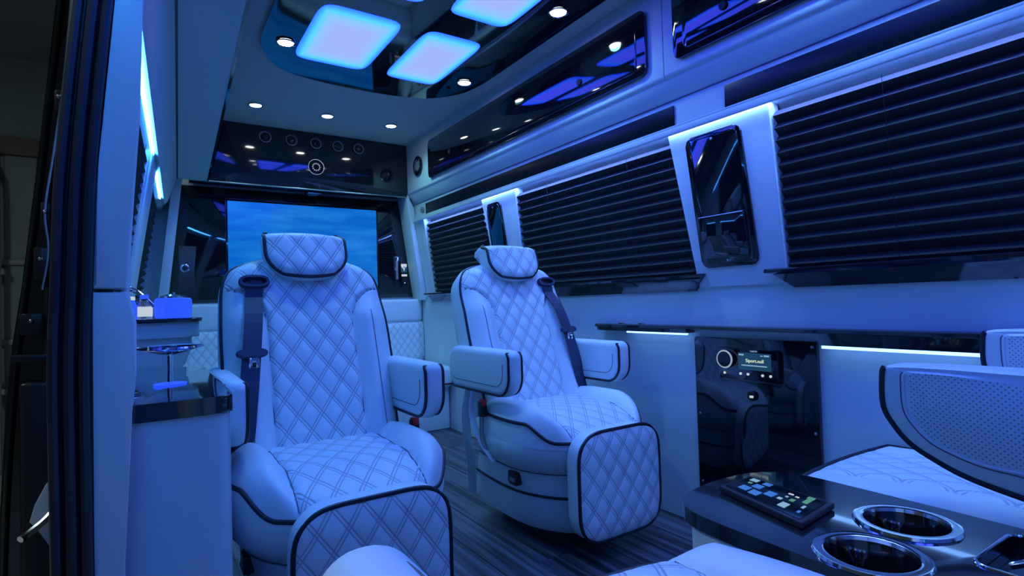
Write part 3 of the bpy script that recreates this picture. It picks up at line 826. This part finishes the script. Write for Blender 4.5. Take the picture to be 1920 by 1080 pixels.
    # headrest
    n = 44; V = []; U = []; F = []; FM = []
    hw0, s0, s1 = .117, .490, .655
    for i in range(n+1):
        for j in range(n+1):
            u, v = -1+2*i/n, -1+2*j/n
            kx = .25 if v > 0 else 1.25
            x = u*math.sqrt(max(0, 1-kx*v*v/2)) if v < 0 else u*math.sqrt(1-kx*v**6/2)
            z = v*math.sqrt(1-(.55 if v < 0 else .16)*u*u/2)
            X = hw0*x; S = (s0+s1)/2+(s1-s0)/2*z
            e = max(abs(u), abs(v))
            d = .105-.012*e**6-.010*(u*u)+.0045*puff(X, S)*(1-e**6) - .045*ss(.45, 1, v)**1.5
            V.append(put(X, S, d)); U.append((X, S))
    for i in range(n):
        for j in range(n): F.append((i*(n+1)+j, (i+1)*(n+1)+j, (i+1)*(n+1)+j+1, i*(n+1)+j+1)); FM.append(0)
    rim = [i*(n+1) for i in range(n+1)]+[n*(n+1)+j for j in range(1, n+1)]+[i*(n+1)+n for i in range(n-1, -1, -1)]+[j for j in range(n-1, 0, -1)]
    N = len(rim); prev = rim
    cs_ = Vector(put(0, (s0+s1)/2, 0))
    for (dd, sc) in ((-.02, 1.02), (-.06, 1.0), (-.085, .9)):
        base = len(V)
        for q in rim:
            p = Vector(V[q]); c = Vector((0, p.y, p.z)); x = p.x*sc
            p2 = p+NN*dd; cc = cs_; p2 = Vector((x, cc.y+(p2.y-cc.y), cc.z+(p2.z-cc.z)*sc)); V.append(tuple(p2)); U.append((0, 0))
        cur = list(range(base, base+N))
        for q in range(N): F.append((prev[q], prev[(q+1) % N], cur[(q+1) % N], cur[q])); FM.append(1)
        prev = cur
    F.append(tuple(prev)); FM.append(1)
    hr = mesh('headrest', V, F, ['quilt', 'leather'], rt_, True, uvs=U, fmat=FM)
    tube('piping', [V[q] for q in rim[3*n-2:]+rim[:2*n+3]], .0055, 'piping', hr)
    # armrests
    for sgn in (-1, 1):
        a, b2 = sorted((sgn*.214, sgn*.274))
        ar = pod(rt_, a, b2, .225, .655, .498, .655)
        hx = sgn*.235
        rbox('armrest_hinge', min(hx-.012, hx+.012), max(hx-.012, hx+.012), .585, .635, .50, .56, 'black_plastic', ar, r=.006)
    # belt over one shoulder
    bs = belt
    gx = bs*.150
    def bp(x, s, lift): return Vector(put(x, s, front(abs(x), s, hwid(s))+lift))
    path = [bp(bs*(.150+.055*((.47-s)/.47)**1.0), s, .010+.014*math.sin(PI*min(1, (.47-s)/.47))) for s in [.470-.47*q/16 for q in range(17)]]
    path += [Vector((bs*.215, .44, .40)), Vector((bs*.225, .47, .34))] if False else [path[-1]+Vector((bs*.012, .0, -.035))]
    V = []; F = []
    for p in path:
        for (dx, dy) in ((-.0235, 0), (.0235, 0), (.0235, .0025), (-.0235, .0025)): V.append((p.x+dx, p.y+dy, p.z))
    for i in range(len(path)-1):
        for q in range(4): F.append((i*4+q, i*4+(q+1) % 4, (i+1)*4+(q+1) % 4, (i+1)*4+q))
    F.append((0, 1, 2, 3)); F.append(tuple((len(path)-1)*4+q for q in range(4)))
    bt = mesh('seat_belt', V, F, 'belt', rt_, False)
    gc = bp(gx, .485, .004)
    gm = Matrix((Vector((1, 0, 0)), T, NN)).transposed().to_4x4(); gm.translation = gc
    def flatring(name, a, b2, hh, m, parent, hole=None, dz=0., base=0.):
        n_ = 30; Vv = []; Ff = []
        prof = [(1.0, 0), (1.0, .5*hh), (.93, hh), (.72, hh), (.62, .5*hh), (.60, .15*hh)] if hole else [(1, 0), (1, .6*hh), (.9, hh), (.0, hh)]
        for (sc_, h_) in prof:
            for q in range(n_):
                t_ = 2*PI*q/n_; cx = math.copysign(abs(math.cos(t_))**.7, math.cos(t_)); sy = math.copysign(abs(math.sin(t_))**.8, math.sin(t_))
                bb = b2*(sc_ if not hole else (1-(1-sc_)*1.5))
                aa = a*(sc_ if not hole else (1-(1-sc_)*.75))
                Vv.append(tuple(gm @ Vector((aa*cx, bb*sy, h_+base)))) 
        for r_ in range(len(prof)-1):
            for q in range(n_): Ff.append((r_*n_+q, r_*n_+(q+1) % n_, (r_+1)*n_+(q+1) % n_, (r_+1)*n_+q))
        return mesh(name, Vv, Ff, m, parent)
    g = flatring('belt_guide', .041, .020, .016, 'belt', rt_, hole=True)
    flatring('guide_slot', .030, .0095, .004, 'black_plastic', g)
    ts = path[7]
    gm = Matrix((Vector((1, 0, 0)), T, NN)).transposed().to_4x4(); gm.translation = ts+Vector((0, -.002, 0))
    tg = flatring('belt_tongue', .039, .013, .012, 'belt', rt_)
    rbox('tongue_plate', ts.x-.013+.004, ts.x+.013+.004, ts.y-.012, ts.y-.008, ts.z-.045, ts.z-.008, 'chrome', tg, r=.004)
    rbox('tongue_hole', ts.x-.005+.004, ts.x+.005+.004, ts.y-.0125, ts.y-.0115, ts.z-.036, ts.z-.022, 'black_plastic', tg, r=.0004, seg=1)
    # buckle on the other side
    s_ = -bs
    bkx = s_*.262
    bu = rbox('buckle', min(bkx-.012, bkx+.012), max(bkx-.012, bkx+.012), .405, .435, .415, .470, 'black_plastic', rt_, r=.005)
    rbox('buckle_button', bkx-.0095, bkx+.0095, .4025, .43, .455, .476, 'red_button', bu, r=.003)
    tube('buckle_strap', catmull([(s_*.262, .425, .42), (s_*.258, .43, .33), (s_*.232, .40, .262)], 6), .010, 'steel' if extras else 'belt', bu, flat=.3)
    if extras:
        # loose webbing hanging behind the side of the seat
        for (pts_, wd_) in (([(s_*.250, .53, .505), (s_*.266, .535, .43), (s_*.256, .55, .33), (s_*.236, .56, .24), (s_*.226, .575, .15), (s_*.222, .58, .10)], .017), ([(s_*.270, .47, .50), (s_*.276, .475, .42), (s_*.262, .44, .33), (s_*.236, .39, .262)], .011)):
            tube('loose_strap', catmull(pts_, 6), wd_, 'trim_cream', rt_, flat=.16, n=10)
    return rt_
armchair('armchair', 'left quilted captain armchair facing the camera in front of the television', (.402, 1.15, 0), -1, False)
armchair('armchair', 'right quilted captain armchair beside the windows with dark blind behind', (1.236, 1.275, 0), 1, True)

# ================================================================== BENCH UNDER THE PARTITION
be = thing('bench', 'quilted pale bench below the partition behind both armchairs', 'bench', (.87, 3.5, 0))
n1, n2 = 150, 30; V = []; U = []; F = []
for i in range(n1+1):
    for j in range(n2+1):
        x = .0+1.645*i/n1; z = .41+.285*j/n2
        e = abs(-1+2*j/n2)
        V.append((x, 3.70-.02*(1-e**6)-.006*puff(x, z, .05, .07)*(1-e**8), z)); U.append((x, z))
for i in range(n1):
    for j in range(n2): F.append((i*(n2+1)+j, (i+1)*(n2+1)+j, (i+1)*(n2+1)+j+1, i*(n2+1)+j+1))
qb = mesh('quilted_back', V, F, 'quilt_small', be, True, uvs=U)
rbox('top_roll', .0, 1.645, 3.685, 3.785, .698, .855, 'leather', be, r=.02, seg=3)
rbox('back_board', .0, 1.645, 3.70, 3.785, .05, .70, 'leather', be, r=.005)
rbox('seat', .0, 1.645, 3.22, 3.70, .27, .415, 'leather', be, r=.04, seg=4)
rbox('base', .01, 1.64, 3.28, 3.78, .0, .27, 'leather', be, r=.01)
tube('piping', [(.0, 3.217, .30), (1.645, 3.217, .30)], .005, 'piping', be)

# ================================================================== REAR SEATS AND CONSOLE
# left rear seat (faces the partition): only its front right lobe and left armrest are in view
rl = local(thing('rear_seat', 'pale rear seat cut by the bottom edge left of the black console', 'seat', (.50, .60, 0), PI, group='rear captain seats'))
cushion(rl, .265, .262, .268, .440, .415, k=.75, quiltw=.13, bol=.022, roll=0.)
body_rings(rl, [(.262, .262, .265, .396), (.262, .27, .265, .30), (.24, .28, .26, .12), (.20, .29, .24, 0.)], 'seat_base', 'leather')
fa = rbox('armrest', .325, .405, .150, .56, .46, .632, 'leather', rl, r=.037, seg=8)
tube('seam', catmull([(.352, .170, .606), (.345, .20, .625), (.345, .30, .6285), (.345, .45, .6285)], 5), .0012, 'stitch_dark', fa, n=5)
rbox('backrest', -.24, .24, .555, .66, .36, .78, 'leather', rl, r=.045, seg=4)
# right rear seat
rr_ = local(thing('rear_seat', 'pale rear seat with quilted cushion right of the black console by the wall', 'seat', (1.412, .705, 0), PI, group='rear captain seats'))
cushion(rr_, .213, .29, .285, .428, .408, k=.18, quiltw=.13, bol=.006, roll=.02)
body_rings(rr_, [(.211, .29, .283, .406), (.211, .29, .283, .33), (.205, .30, .28, .0)], 'seat_base', 'leather', k=.18)
rbox('backrest', -.20, .20, .62, .74, .36, 1.0, 'leather', rr_, r=.045, seg=4)

def big_pod(parent, xf, xb, ylist, name='armrest'):
    """large padded armrest, visible side at xf; outline (y,z) with the rounded lower front"""
    V = []; F = []; n = len(ylist); U = []
    cy = sum(p[0] for p in ylist)/n; cz = sum(p[1] for p in ylist)/n
    s = 1 if xb > xf else -1
    def sc(i):
        out = []
        for (y, z) in ylist:
            d = math.hypot(y-cy, z-cz); f = (d-i)/d; fz = (d-i*(.45 if z > cz else 1.))/d; out.append((cy+(y-cy)*f, cz+(z-cz)*fz))
        return out
    secs = [(xf-s*.004, .05), (xf, .034), (xf, .012), (xf+s*.004, .004), (xf+s*.015, 0), (xb-s*.02, 0), (xb-s*.004, .006), (xb, .02)]
    for (x, i) in secs:
        for (y, z) in sc(i): V.append((x, y, z)); U.append((y, z))
    FM = []
    for q in range(len(secs)-1):
        for k_ in range(n): F.append((q*n+k_, q*n+(k_+1) % n, (q+1)*n+(k_+1) % n, (q+1)*n+k_)); FM.append(0)
    F.append(tuple(range(n))[::-1]); FM.append(1); F.append(tuple((len(secs)-1)*n+k_ for k_ in range(n))); FM.append(0)
    o = mesh(name, V, F, ['leather', 'perforated'], parent, True, uvs=U, fmat=FM)
    tube('piping', [(xf+s*.004, y, z) for y, z in sc(.002)[:46]], .0055, 'piping', o)
    tube('seam', [(xf-s*.002, y, z) for y, z in sc(.042)[:48]], .0024, 'leather', o, n=6)
    tube('seam', [(xf-s*.0005, y, z) for y, z in sc(.036)[:48]], .0012, 'stitch_dark', o, n=5)
    return o
# outlines are in the seat frame (y reversed): world y = .705 - local y
wl_ = [(.492, .672), (.497, .655), (.497, .600), (.480, .565), (.455, .536), (.42, .515), (.38, .497), (.33, .484), (.26, .472), (.16, .462), (.06, .458), (.02, .475), (.0, .53), (.0, .63), (.02, .668), (.10, .679), (.25, .680), (.40, .679), (.475, .676)]
ol = [(.705-y, z) for y, z in [tuple(p)[:2] for p in catmull([(a, b2, 0) for a, b2 in wl_], 4, True)]]
big_pod(rr_, 1.412-1.150, 1.412-1.235, ol)
wl2_ = [(a-.035, b2+.045) for a, b2 in wl_]
ol2 = [(.705-y, z) for y, z in [tuple(p)[:2] for p in catmull([(a, b2, 0) for a, b2 in wl2_], 4, True)]]
big_pod(rr_, 1.412-1.552, 1.412-1.632, ol2)

# console
co = thing('console', 'black gloss centre console with cup holders and touch keypad between the rear seats', 'console', (1.0, .30, 0))
front = [tuple(p)[:2] for p in catmull([(.818, .40, 0), (.822, .62, 0), (.838, .700, 0), (.885, .745, 0), (.98, .764, 0), (1.09, .757, 0), (1.16, .72, 0), (1.186, .66, 0), (1.19, .58, 0), (1.19, .40, 0)], 5)]
outline = front+[(1.19, -.12), (.818, -.12)]
top = prism('top', outline, 'z', .392, .420, 'piano_wood', co, r=.007)
C1, C2 = (1.068, .432), (.898, .412)
cutters = []
for (x, y) in (C1, C2):
    cutters.append(lathe('cutter', [(.062, -.2), (.062, .2)], (x, y, .41), 'z', 'piano', None, n=40, cap=True))
cutters.append(rbox('cutter', .985, 1.15, .12, .315, .40, .5, 'piano', None, r=.0))
for c in cutters: c.parent = None
bpy.context.view_layer.update()
cut(top, cutters)
for p in top.data.polygons: p.use_smooth = False
body = prism('body', [(1.0+(x-1.0)*.955, .3+(y-.3)*.965) for x, y in outline], 'z', 0, .392, 'vinyl', co, r=.004)
bpy.context.view_layer.update()
cutters = [lathe('cutter', [(.0625, -.11), (.0625, .2)], (x, y, .40), 'z', 'piano', None, n=40, cap=True) for (x, y) in (C1, C2)]
bpy.context.view_layer.update()
cut(body, cutters)
for p in body.data.polygons: p.use_smooth = False
for (x, y) in (C1, C2):
    ch = lathe('cup_holder', [(.060, -.10), (.061, -.005), (.062, .0), (.060, -.003), (.056, -.10), (0, -.10)], (x, y, .420), 'z', 'black_gloss', co, n=40)
    lathe('chrome_ring', [(.0605, -.002), (.062, .004), (.066, .0055), (.072, .004), (.0765, .005), (.0785, .0005)], (x, y, .420), 'z', 'chrome', ch, n=48)
kp = prism('keypad', [(.955, .716), (1.055, .716), (1.036, .533), (.905, .520)], 'z', .421, .433, 'black_plastic', co, r=.003)
prism('keypad_glass', [(.963, .708), (1.047, .708), (1.028, .541), (.914, .529)], 'z', .4332, .4342, 'glass_dark', kp)
def kpt(a, b2):      # a across (0 left .. 1 right), b2 along (0 far .. 1 near)
    l = (.963+(.914-.963)*b2, .708+(.529-.708)*b2); r_ = (1.047+(1.028-1.047)*b2, .708+(.541-.708)*b2)
    return (l[0]+(r_[0]-l[0])*a, l[1]+(r_[1]-l[1])*a)
def icon(a0, a1, b0, b1, m):
    prism('icon', [kpt(a0, b0), kpt(a1, b0), kpt(a1, b1), kpt(a0, b1)], 'z', .4343, .4348, m, kp)
for (a0, a1, b0, b1, m_) in ((.18, .42, .12, .24, 'icon_blue'), (.14, .38, .28, .40, 'icon_blue'), (.50, .72, .20, .31, 'icon_blue'), (.80, 1.0, .06, .16, 'icon_pale'), (.80, .98, .24, .34, 'icon_blue'), (.36, .60, .42, .53, 'icon_blue'),
                             (.62, .70, .10, .15, 'icon_green'), (.40, .50, .58, .63, 'icon_pale'), (.14, .36, .68, .77, 'icon_pale'), (.50, .62, .70, .75, 'icon_green'), (.78, .83, .60, .66, 'icon_white'), (.74, .79, .70, .74, 'icon_white'),
                             (.62, .84, .82, .88, 'icon_green'), (.86, 1.0, .80, .88, 'icon_green'), (.40, .52, .88, .91, 'icon_pale'), (.18, .28, .90, .93, 'icon_blue'), (.60, .66, .62, .65, 'icon_pale')):
    icon(a0, min(a1, .97), b0, b1, m_)
rc = rbox('storage_tray', .987, 1.148, .122, .313, .4001, .4015, 'black_gloss', co, r=.0)
tube('tray_rim', [(p[0], p[1], .4205) for p in rrect(.983, 1.152, .118, .317, .02)], .003, 'chrome', co, closed=True)
tube('tray_handle', [(1.03, .285, .415), (1.03, .27, .424), (1.10, .27, .424), (1.10, .285, .415)], .005, 'chrome', co)

# ================================================================== LEFT SIDE FURNITURE
# galley cabinet by the door pillar
ga = thing('galley_cabinet', 'low pale cabinet with thick black gloss top beside the open door', 'cabinet', (.01, 1.4, 0))
gout = [(-.10, 1.78), (-.10, 1.10)]+[tuple(p)[:2] for p in catmull([(-.03, 1.098, 0), (.05, 1.098, 0), (.095, 1.101, 0), (.120, 1.115, 0), (.125, 1.15, 0), (.1255, 1.4, 0)], 5)]+[(.1255, 1.70), (.11, 1.74), (.09, 1.76)]
gb = [(-.03+(x+.03)*.975, 1.44+(y-1.44)*.985) for x, y in gout]
prism('body', gb, 'z', 0, .634, 'vinyl', ga, r=.004)
prism('top', gout, 'z', .634, .664, 'piano_wood', ga, r=.004, seg=3)
# stemmed glass on it
gl = thing('stemmed_glass', 'chrome rimmed stemmed glass standing on the galley cabinet top', 'glass', (.035, 1.40, .664))
gx_, gy_ = .035, 1.36
lathe('foot', [(.030, 0), (.030, .002), (.006, .005), (0, .005)], (gx_, gy_, .6645), 'z', 'blue_glow', gl, n=24)  # blue light on the foot is put in as emission
lathe('stem', [(.0055, .004), (.0045, .03), (.0055, .06)], (gx_, gy_, .6645), 'z', 'chrome', gl, n=12, cap=True)
lathe('bowl', [(.004, .060), (.03, .066), (.058, .074), (.060, .077), (.054, .074), (.02, .0665), (0, .0655)], (gx_, gy_, .6645), 'z', 'clear_glass', gl, n=32)
lathe('rim', [(.058, .074), (.0625, .0755), (.0605, .079), (.055, .078)], (gx_, gy_, .6645), 'z', 'chrome', gl, n=32)
cr_ = thing('lit_cup_holder', 'blue lit round cup holder in the galley cabinet top near the pillar', 'cup holder', (-.035, 1.30, .664))
lathe('ring', [(.030, 0), (.033, .003), (.028, .005), (.025, .001)], (-.045, 1.25, .6645), 'z', 'chrome', cr_, n=24)
lathe('glow', [(.0255, .001), (.02, .0015), (0, .0015)], (-.045, 1.25, .6645), 'z', 'blue_glow', cr_, n=24)
# wall pod with black top
wp = thing('wall_pod', 'pale wall mounted pod with black top holding the blue glass', 'shelf', (.03, 2.1, .64))
def podx(p):
    f = ss(.64, .735, p[2]); return (-.10+(p[0]+.10)*(.78+.22*f) if p[2] < .735 else p[0], p[1], p[2])
bmp = prism('body', [(-.10, .640), (.075, .640), (.09, .66), (.105, .70), (.108, .735), (.108, .74), (-.10, .74)], 'y', 1.94, 2.26, 'vinyl', wp, r=.006)
prism('collar', rrect(-.10, .128, 1.925, 2.275, .03), 'z', .738, .783, 'vinyl', wp, r=.006)
prism('top', rrect(-.10, .136, 1.915, 2.285, .03), 'z', .783, .795, 'piano_wood', wp, r=.005)
tb = thing('tumbler', 'short blue ribbed glass with dark lid on the wall pod', 'tumbler', (.065, 2.05, .795))
lathe('cup', [(.0, 0), (.046, 0), (.047, .006), (.048, .060), (.045, .062), (.044, .01), (0, .008)], (.063, 2.03, .7955), 'z', 'blue_glow', tb, n=28)  # cup and ribs emit blue in place of light caught in the glass
for k in range(18):
    a = 2*PI*k/18
    tube('rib', [(.063+.048*math.cos(a), 2.03+.048*math.sin(a), .798), (.063+.049*math.cos(a), 2.03+.049*math.sin(a), .853)], .0022, 'blue_glow', tb, n=5)
lathe('lid', [(.036, .061), (.036, .067), (.02, .073), (.006, .074), (.006, .080), (0, .081)], (.063, 2.03, .7955), 'z', 'chrome', tb, n=24)
bo = thing('bottle', 'small clear bottle with blue label beside the pillar on the wall pod', 'bottle', (-.015, 2.0, .795))
lathe('glass', [(0, 0), (.019, 0), (.020, .005), (.020, .045), (.012, .056), (.009, .060), (0, .060)], (-.012, 1.99, .7955), 'z', 'clear_glass', bo, n=20)
lathe('label', [(.0203, .008), (.0206, .008), (.0206, .034), (.0203, .034)], (-.012, 1.99, .7955), 'z', 'icon_white', bo, n=20)
lathe('cap', [(.011, .060), (.011, .072), (0, .073)], (-.012, 1.99, .7955), 'z', 'blue_glow', bo, n=16)
bo2 = thing('bottle', 'tiny blue bottle half hidden behind the pillar on the wall pod', 'bottle', (-.045, 1.95, .795))
lathe('glass', [(0, 0), (.014, 0), (.014, .04), (.008, .05), (.008, .056), (0, .056)], (-.043, 1.955, .7955), 'z', 'blue_glow', bo2, n=16)
lathe('cap', [(.009, .056), (.009, .066), (0, .067)], (-.043, 1.955, .7955), 'z', 'icon_white', bo2, n=16)
cup2 = thing('steel_cup', 'dark steel cup between bottle and blue glass on the wall pod', 'cup', (.012, 2.06, .795))
lathe('cup', [(0, 0), (.015, 0), (.018, .032), (.0165, .032), (.014, .004), (0, .004)], (.010, 2.06, .7955), 'z', 'steel', cup2, n=18)
tg_ = thing('serving_tongs', 'slim chrome tongs leaning over the bottles towards the blue glass', 'tongs', (-.02, 2.1, .80))
for dz in (0, .012):
    tube('arm', [(-.05, 2.12+dz, .895-dz*.8), (-.03, 2.11+dz, .885-dz), (.018, 2.10, .832)], .0028, 'chrome', tg_, n=7)
lathe('hinge', [(.006, 0), (.006, .006), (0, .007)], (-.05, 2.124, .888), 'x', 'chrome', tg_, n=12)

# left overhead cabinet: we look at its underside
lc = thing('overhead_cabinet', 'overhead cabinet on the left wall with a black front edge', 'cabinet', (.15, 2.3, 1.565))
prism('body', [(.095, 1.565), (.240, 1.565), (.33, 1.936), (.0, 1.936), (.0, 1.612), (.088, 1.590)], 'y', Y0, 3.617, 'vinyl', lc, sh=SHL)
prism('front_edge', [(.240, 1.5635), (.249, 1.5635), (.338, 1.936), (.3305, 1.936)], 'y', Y0, 3.615, 'piano', lc, sh=SHL)
prism('shadow_gap', [(.088, 1.562), (.097, 1.5635), (.095, 1.570), (.086, 1.572)], 'y', .6, 3.62, 'black_plastic', lc, sh=SHL)
# left header cover with LED strip and the pillar between the windows
hd = struct(prism('trim_10', [(.020, 1.405), (.032, 1.398), (.048, 1.42), (.090, 1.545), (.088, 1.562), (.075, 1.565), (.02, 1.45)], 'y', Y0, 3.55, 'trim_cream', r=.004, sh=SHL))
tag(prism('led_strip', [(.006, 1.400), (.018, 1.394), (.020, 1.404), (.010, 1.410)], 'y', .98, 2.42, 'led_strip_bare', None, sh=SHL), 'bright LED strip above the left window behind the door pillar', 'light strip', 'LED strips above the windows')
tag(prism('led_strip', [(.004, 1.412), (.019, 1.408), (.024, 1.420), (.010, 1.424)], 'y', -1.4, .93, 'led_strip_bare', None, sh=SHL), 'LED strip along the header over the open door', 'light strip', 'LED strips above the windows')
tag(prism('led_strip', [(.006, 1.400), (.018, 1.394), (.020, 1.404), (.010, 1.410)], 'y', 2.72, 3.35, 'led_strip_bare', None, sh=SHL), 'short LED strip on the left wall close to the partition', 'light strip', 'LED strips above the windows')
lp = struct(prism('trim_11', [(-.088, .85), (-.062, .85), (.018, 1.392), (-.01, 1.40)], 'y', 2.38, 2.68, 'trim_cream', r=.006, sh=SHL))
lp2 = struct(prism('trim_12', [(-.088, .85), (-.070, .85), (.010, 1.392), (-.01, 1.40)], 'y', 2.345, 2.38, 'vinyl', r=.004, sh=SHL))

# ================================================================== OPEN DOOR AND GARAGE ON THE LEFT
dr = thing('van_door', 'open black van door edge outside the rubber seal', 'door', (-.20, 2.2, -.2))
D_ = 1.17
def dz(z): return .815+(z-.815)*D_
dpo = [(-.088, 1.75), (-.098, 1.40), (-.122, 1.1), (-.134, .87), (-.140, .70), (-.140, -.1), (-.225, -.1), (-.219, .37), (-.205, .66), (-.197, .76), (-.183, .87), (-.160, 1.1), (-.132, 1.40), (-.102, 1.75)]
dpo = [(x*D_-.004, dz(z)) for x, z in dpo]
DY = 1.50
prism('shell', dpo, 'y', DY, 2.9, 'black_gloss', dr, r=.006)
def dpath(P, y): return catmull([(x*D_-.004, y, dz(z)) for x, z in P], 6)
tube('weatherstrip', dpath([(-.150, -.08), (-.152, .4), (-.150, .70), (-.146, .87), (-.130, 1.1), (-.107, 1.40)], DY-.006), .007, 'rubber', dr)
tube('edge_lip', dpath([(-.214, -.08), (-.209, .37), (-.194, .68), (-.176, .87), (-.152, 1.1), (-.124, 1.40)], DY-.006), .005, 'black_gloss', dr)
for (x, z, hx, hz) in ((-.155, .905, .012, .035), (-.148, .99, .009, .03), (-.168, .80, .018, .022), (-.128, 1.20, .008, .024)):
    x = x*D_-.004; z = dz(z)
    lt = rbox('latch', x-hx, x+hx, DY-.02, DY+.002, z-hz, z+hz, 'black_plastic', dr, r=.004)
    lathe('latch_bolt', [(.0045, 0), (.0045, .006), (.002, .009), (0, .009)], (x, DY-.02, z+hz*.3), '-y', 'steel', lt, n=12)
tube('latch_rod', dpath([(-.153, .86), (-.144, .93), (-.148, 1.0), (-.136, 1.10), (-.122, 1.22)], DY-.022), .003, 'steel', dr, n=6)
rbox('crossbar', -.235, -.160, DY-.022, DY+.001, dz(.735), dz(.748), 'black_plastic', dr, r=.004)
rbox('pocket_panel', -.222, -.168, DY-.018, DY+.001, dz(.10), dz(.70), 'black_plastic', dr, r=.012, seg=3)
hn = thing('door_lever', 'small wrapped metal lever on the lower edge of the black van door', 'handle', (-.18, DY-.02, dz(.41)))
def hp(P): return [(x*D_-.004, dz(z)) for x, z in P]
tube('lever', catmull([(x, DY-.03-.01*k, z) for k, (x, z) in enumerate(hp([(-.139, .475), (-.152, .462), (-.172, .448), (-.180, .444)]))], 5), .007, 'chrome', hn)
prism('wrap', hp([(-.138, .53), (-.150, .522), (-.165, .49), (-.172, .462), (-.160, .444), (-.150, .425), (-.142, .405), (-.138, .405)]), 'y', DY-.030, DY-.0185, 'plastic_wrap', hn, r=.003)
# garage
gw = struct(rbox('wall_back', -6, 3, 7.0, 7.1, -.62, 3.3, 'garage_wall', r=0))
first = None
for i in range(30):
    x = -5.9+.28*i
    if x > -.2: break
    if first is None:
        first = rbox('panel', x, x+.25, 6.965, 7.0, -.6, 2.35, 'garage_wall', gw, r=.012, seg=1)
    else:
        c = first.copy(); COL.objects.link(c); c.parent = gw; c.location = (x+5.9, 0, 0)
for z in (.15, .55, 1.30):
    rbox('rail', -5.9, -.2, 6.93, 6.96, z, z+.05, 'garage_post', gw, r=.005)
rbox('rail', -5.9, -.2, 6.93, 6.99, 2.35, 2.52, 'garage_rust', gw, r=.005)
struct(rbox('floor', -6.2, -.45, -3, 7.1, -.70, -.62, 'concrete', r=0)).name = 'floor_garage'
struct(rbox('ceiling', -6.2, -.3, -3, 7.1, 3.3, 3.4, 'garage_wall', r=0)).name = 'ceiling_garage'
pp_ = thing('pipe', 'curved grey pipe running up the garage wall', 'pipe', (-1.15, 6.8, -.62))
tube('run', catmull([(-1.16, 6.80, -.6), (-1.16, 6.80, .6), (-1.16, 6.80, 1.9), (-1.2, 6.80, 2.2), (-1.38, 6.80, 2.5)], 6), .03, 'garage_post', pp_)
for z in (.1, 1.2):
    rbox('bracket', -1.21, -1.11, 6.79, 6.925, z, z+.05, 'garage_post', pp_, r=.004)
gt = thing('fill_lamp', 'unseen fill lamp added under the garage ceiling beside the van', 'lamp', (-2.2, 1.5, 3.25))  # out of view, placed to send fill light in through the open door
emit('garage_fill', (.75, .95, 1.0), 26.0)
rbox('housing', -2.35, -2.05, .2, 3.1, 3.24, 3.3, 'garage_post', gt, r=.005)
rbox('tube', -2.30, -2.10, .25, 3.05, 3.22, 3.24, 'garage_fill', gt, r=.005)
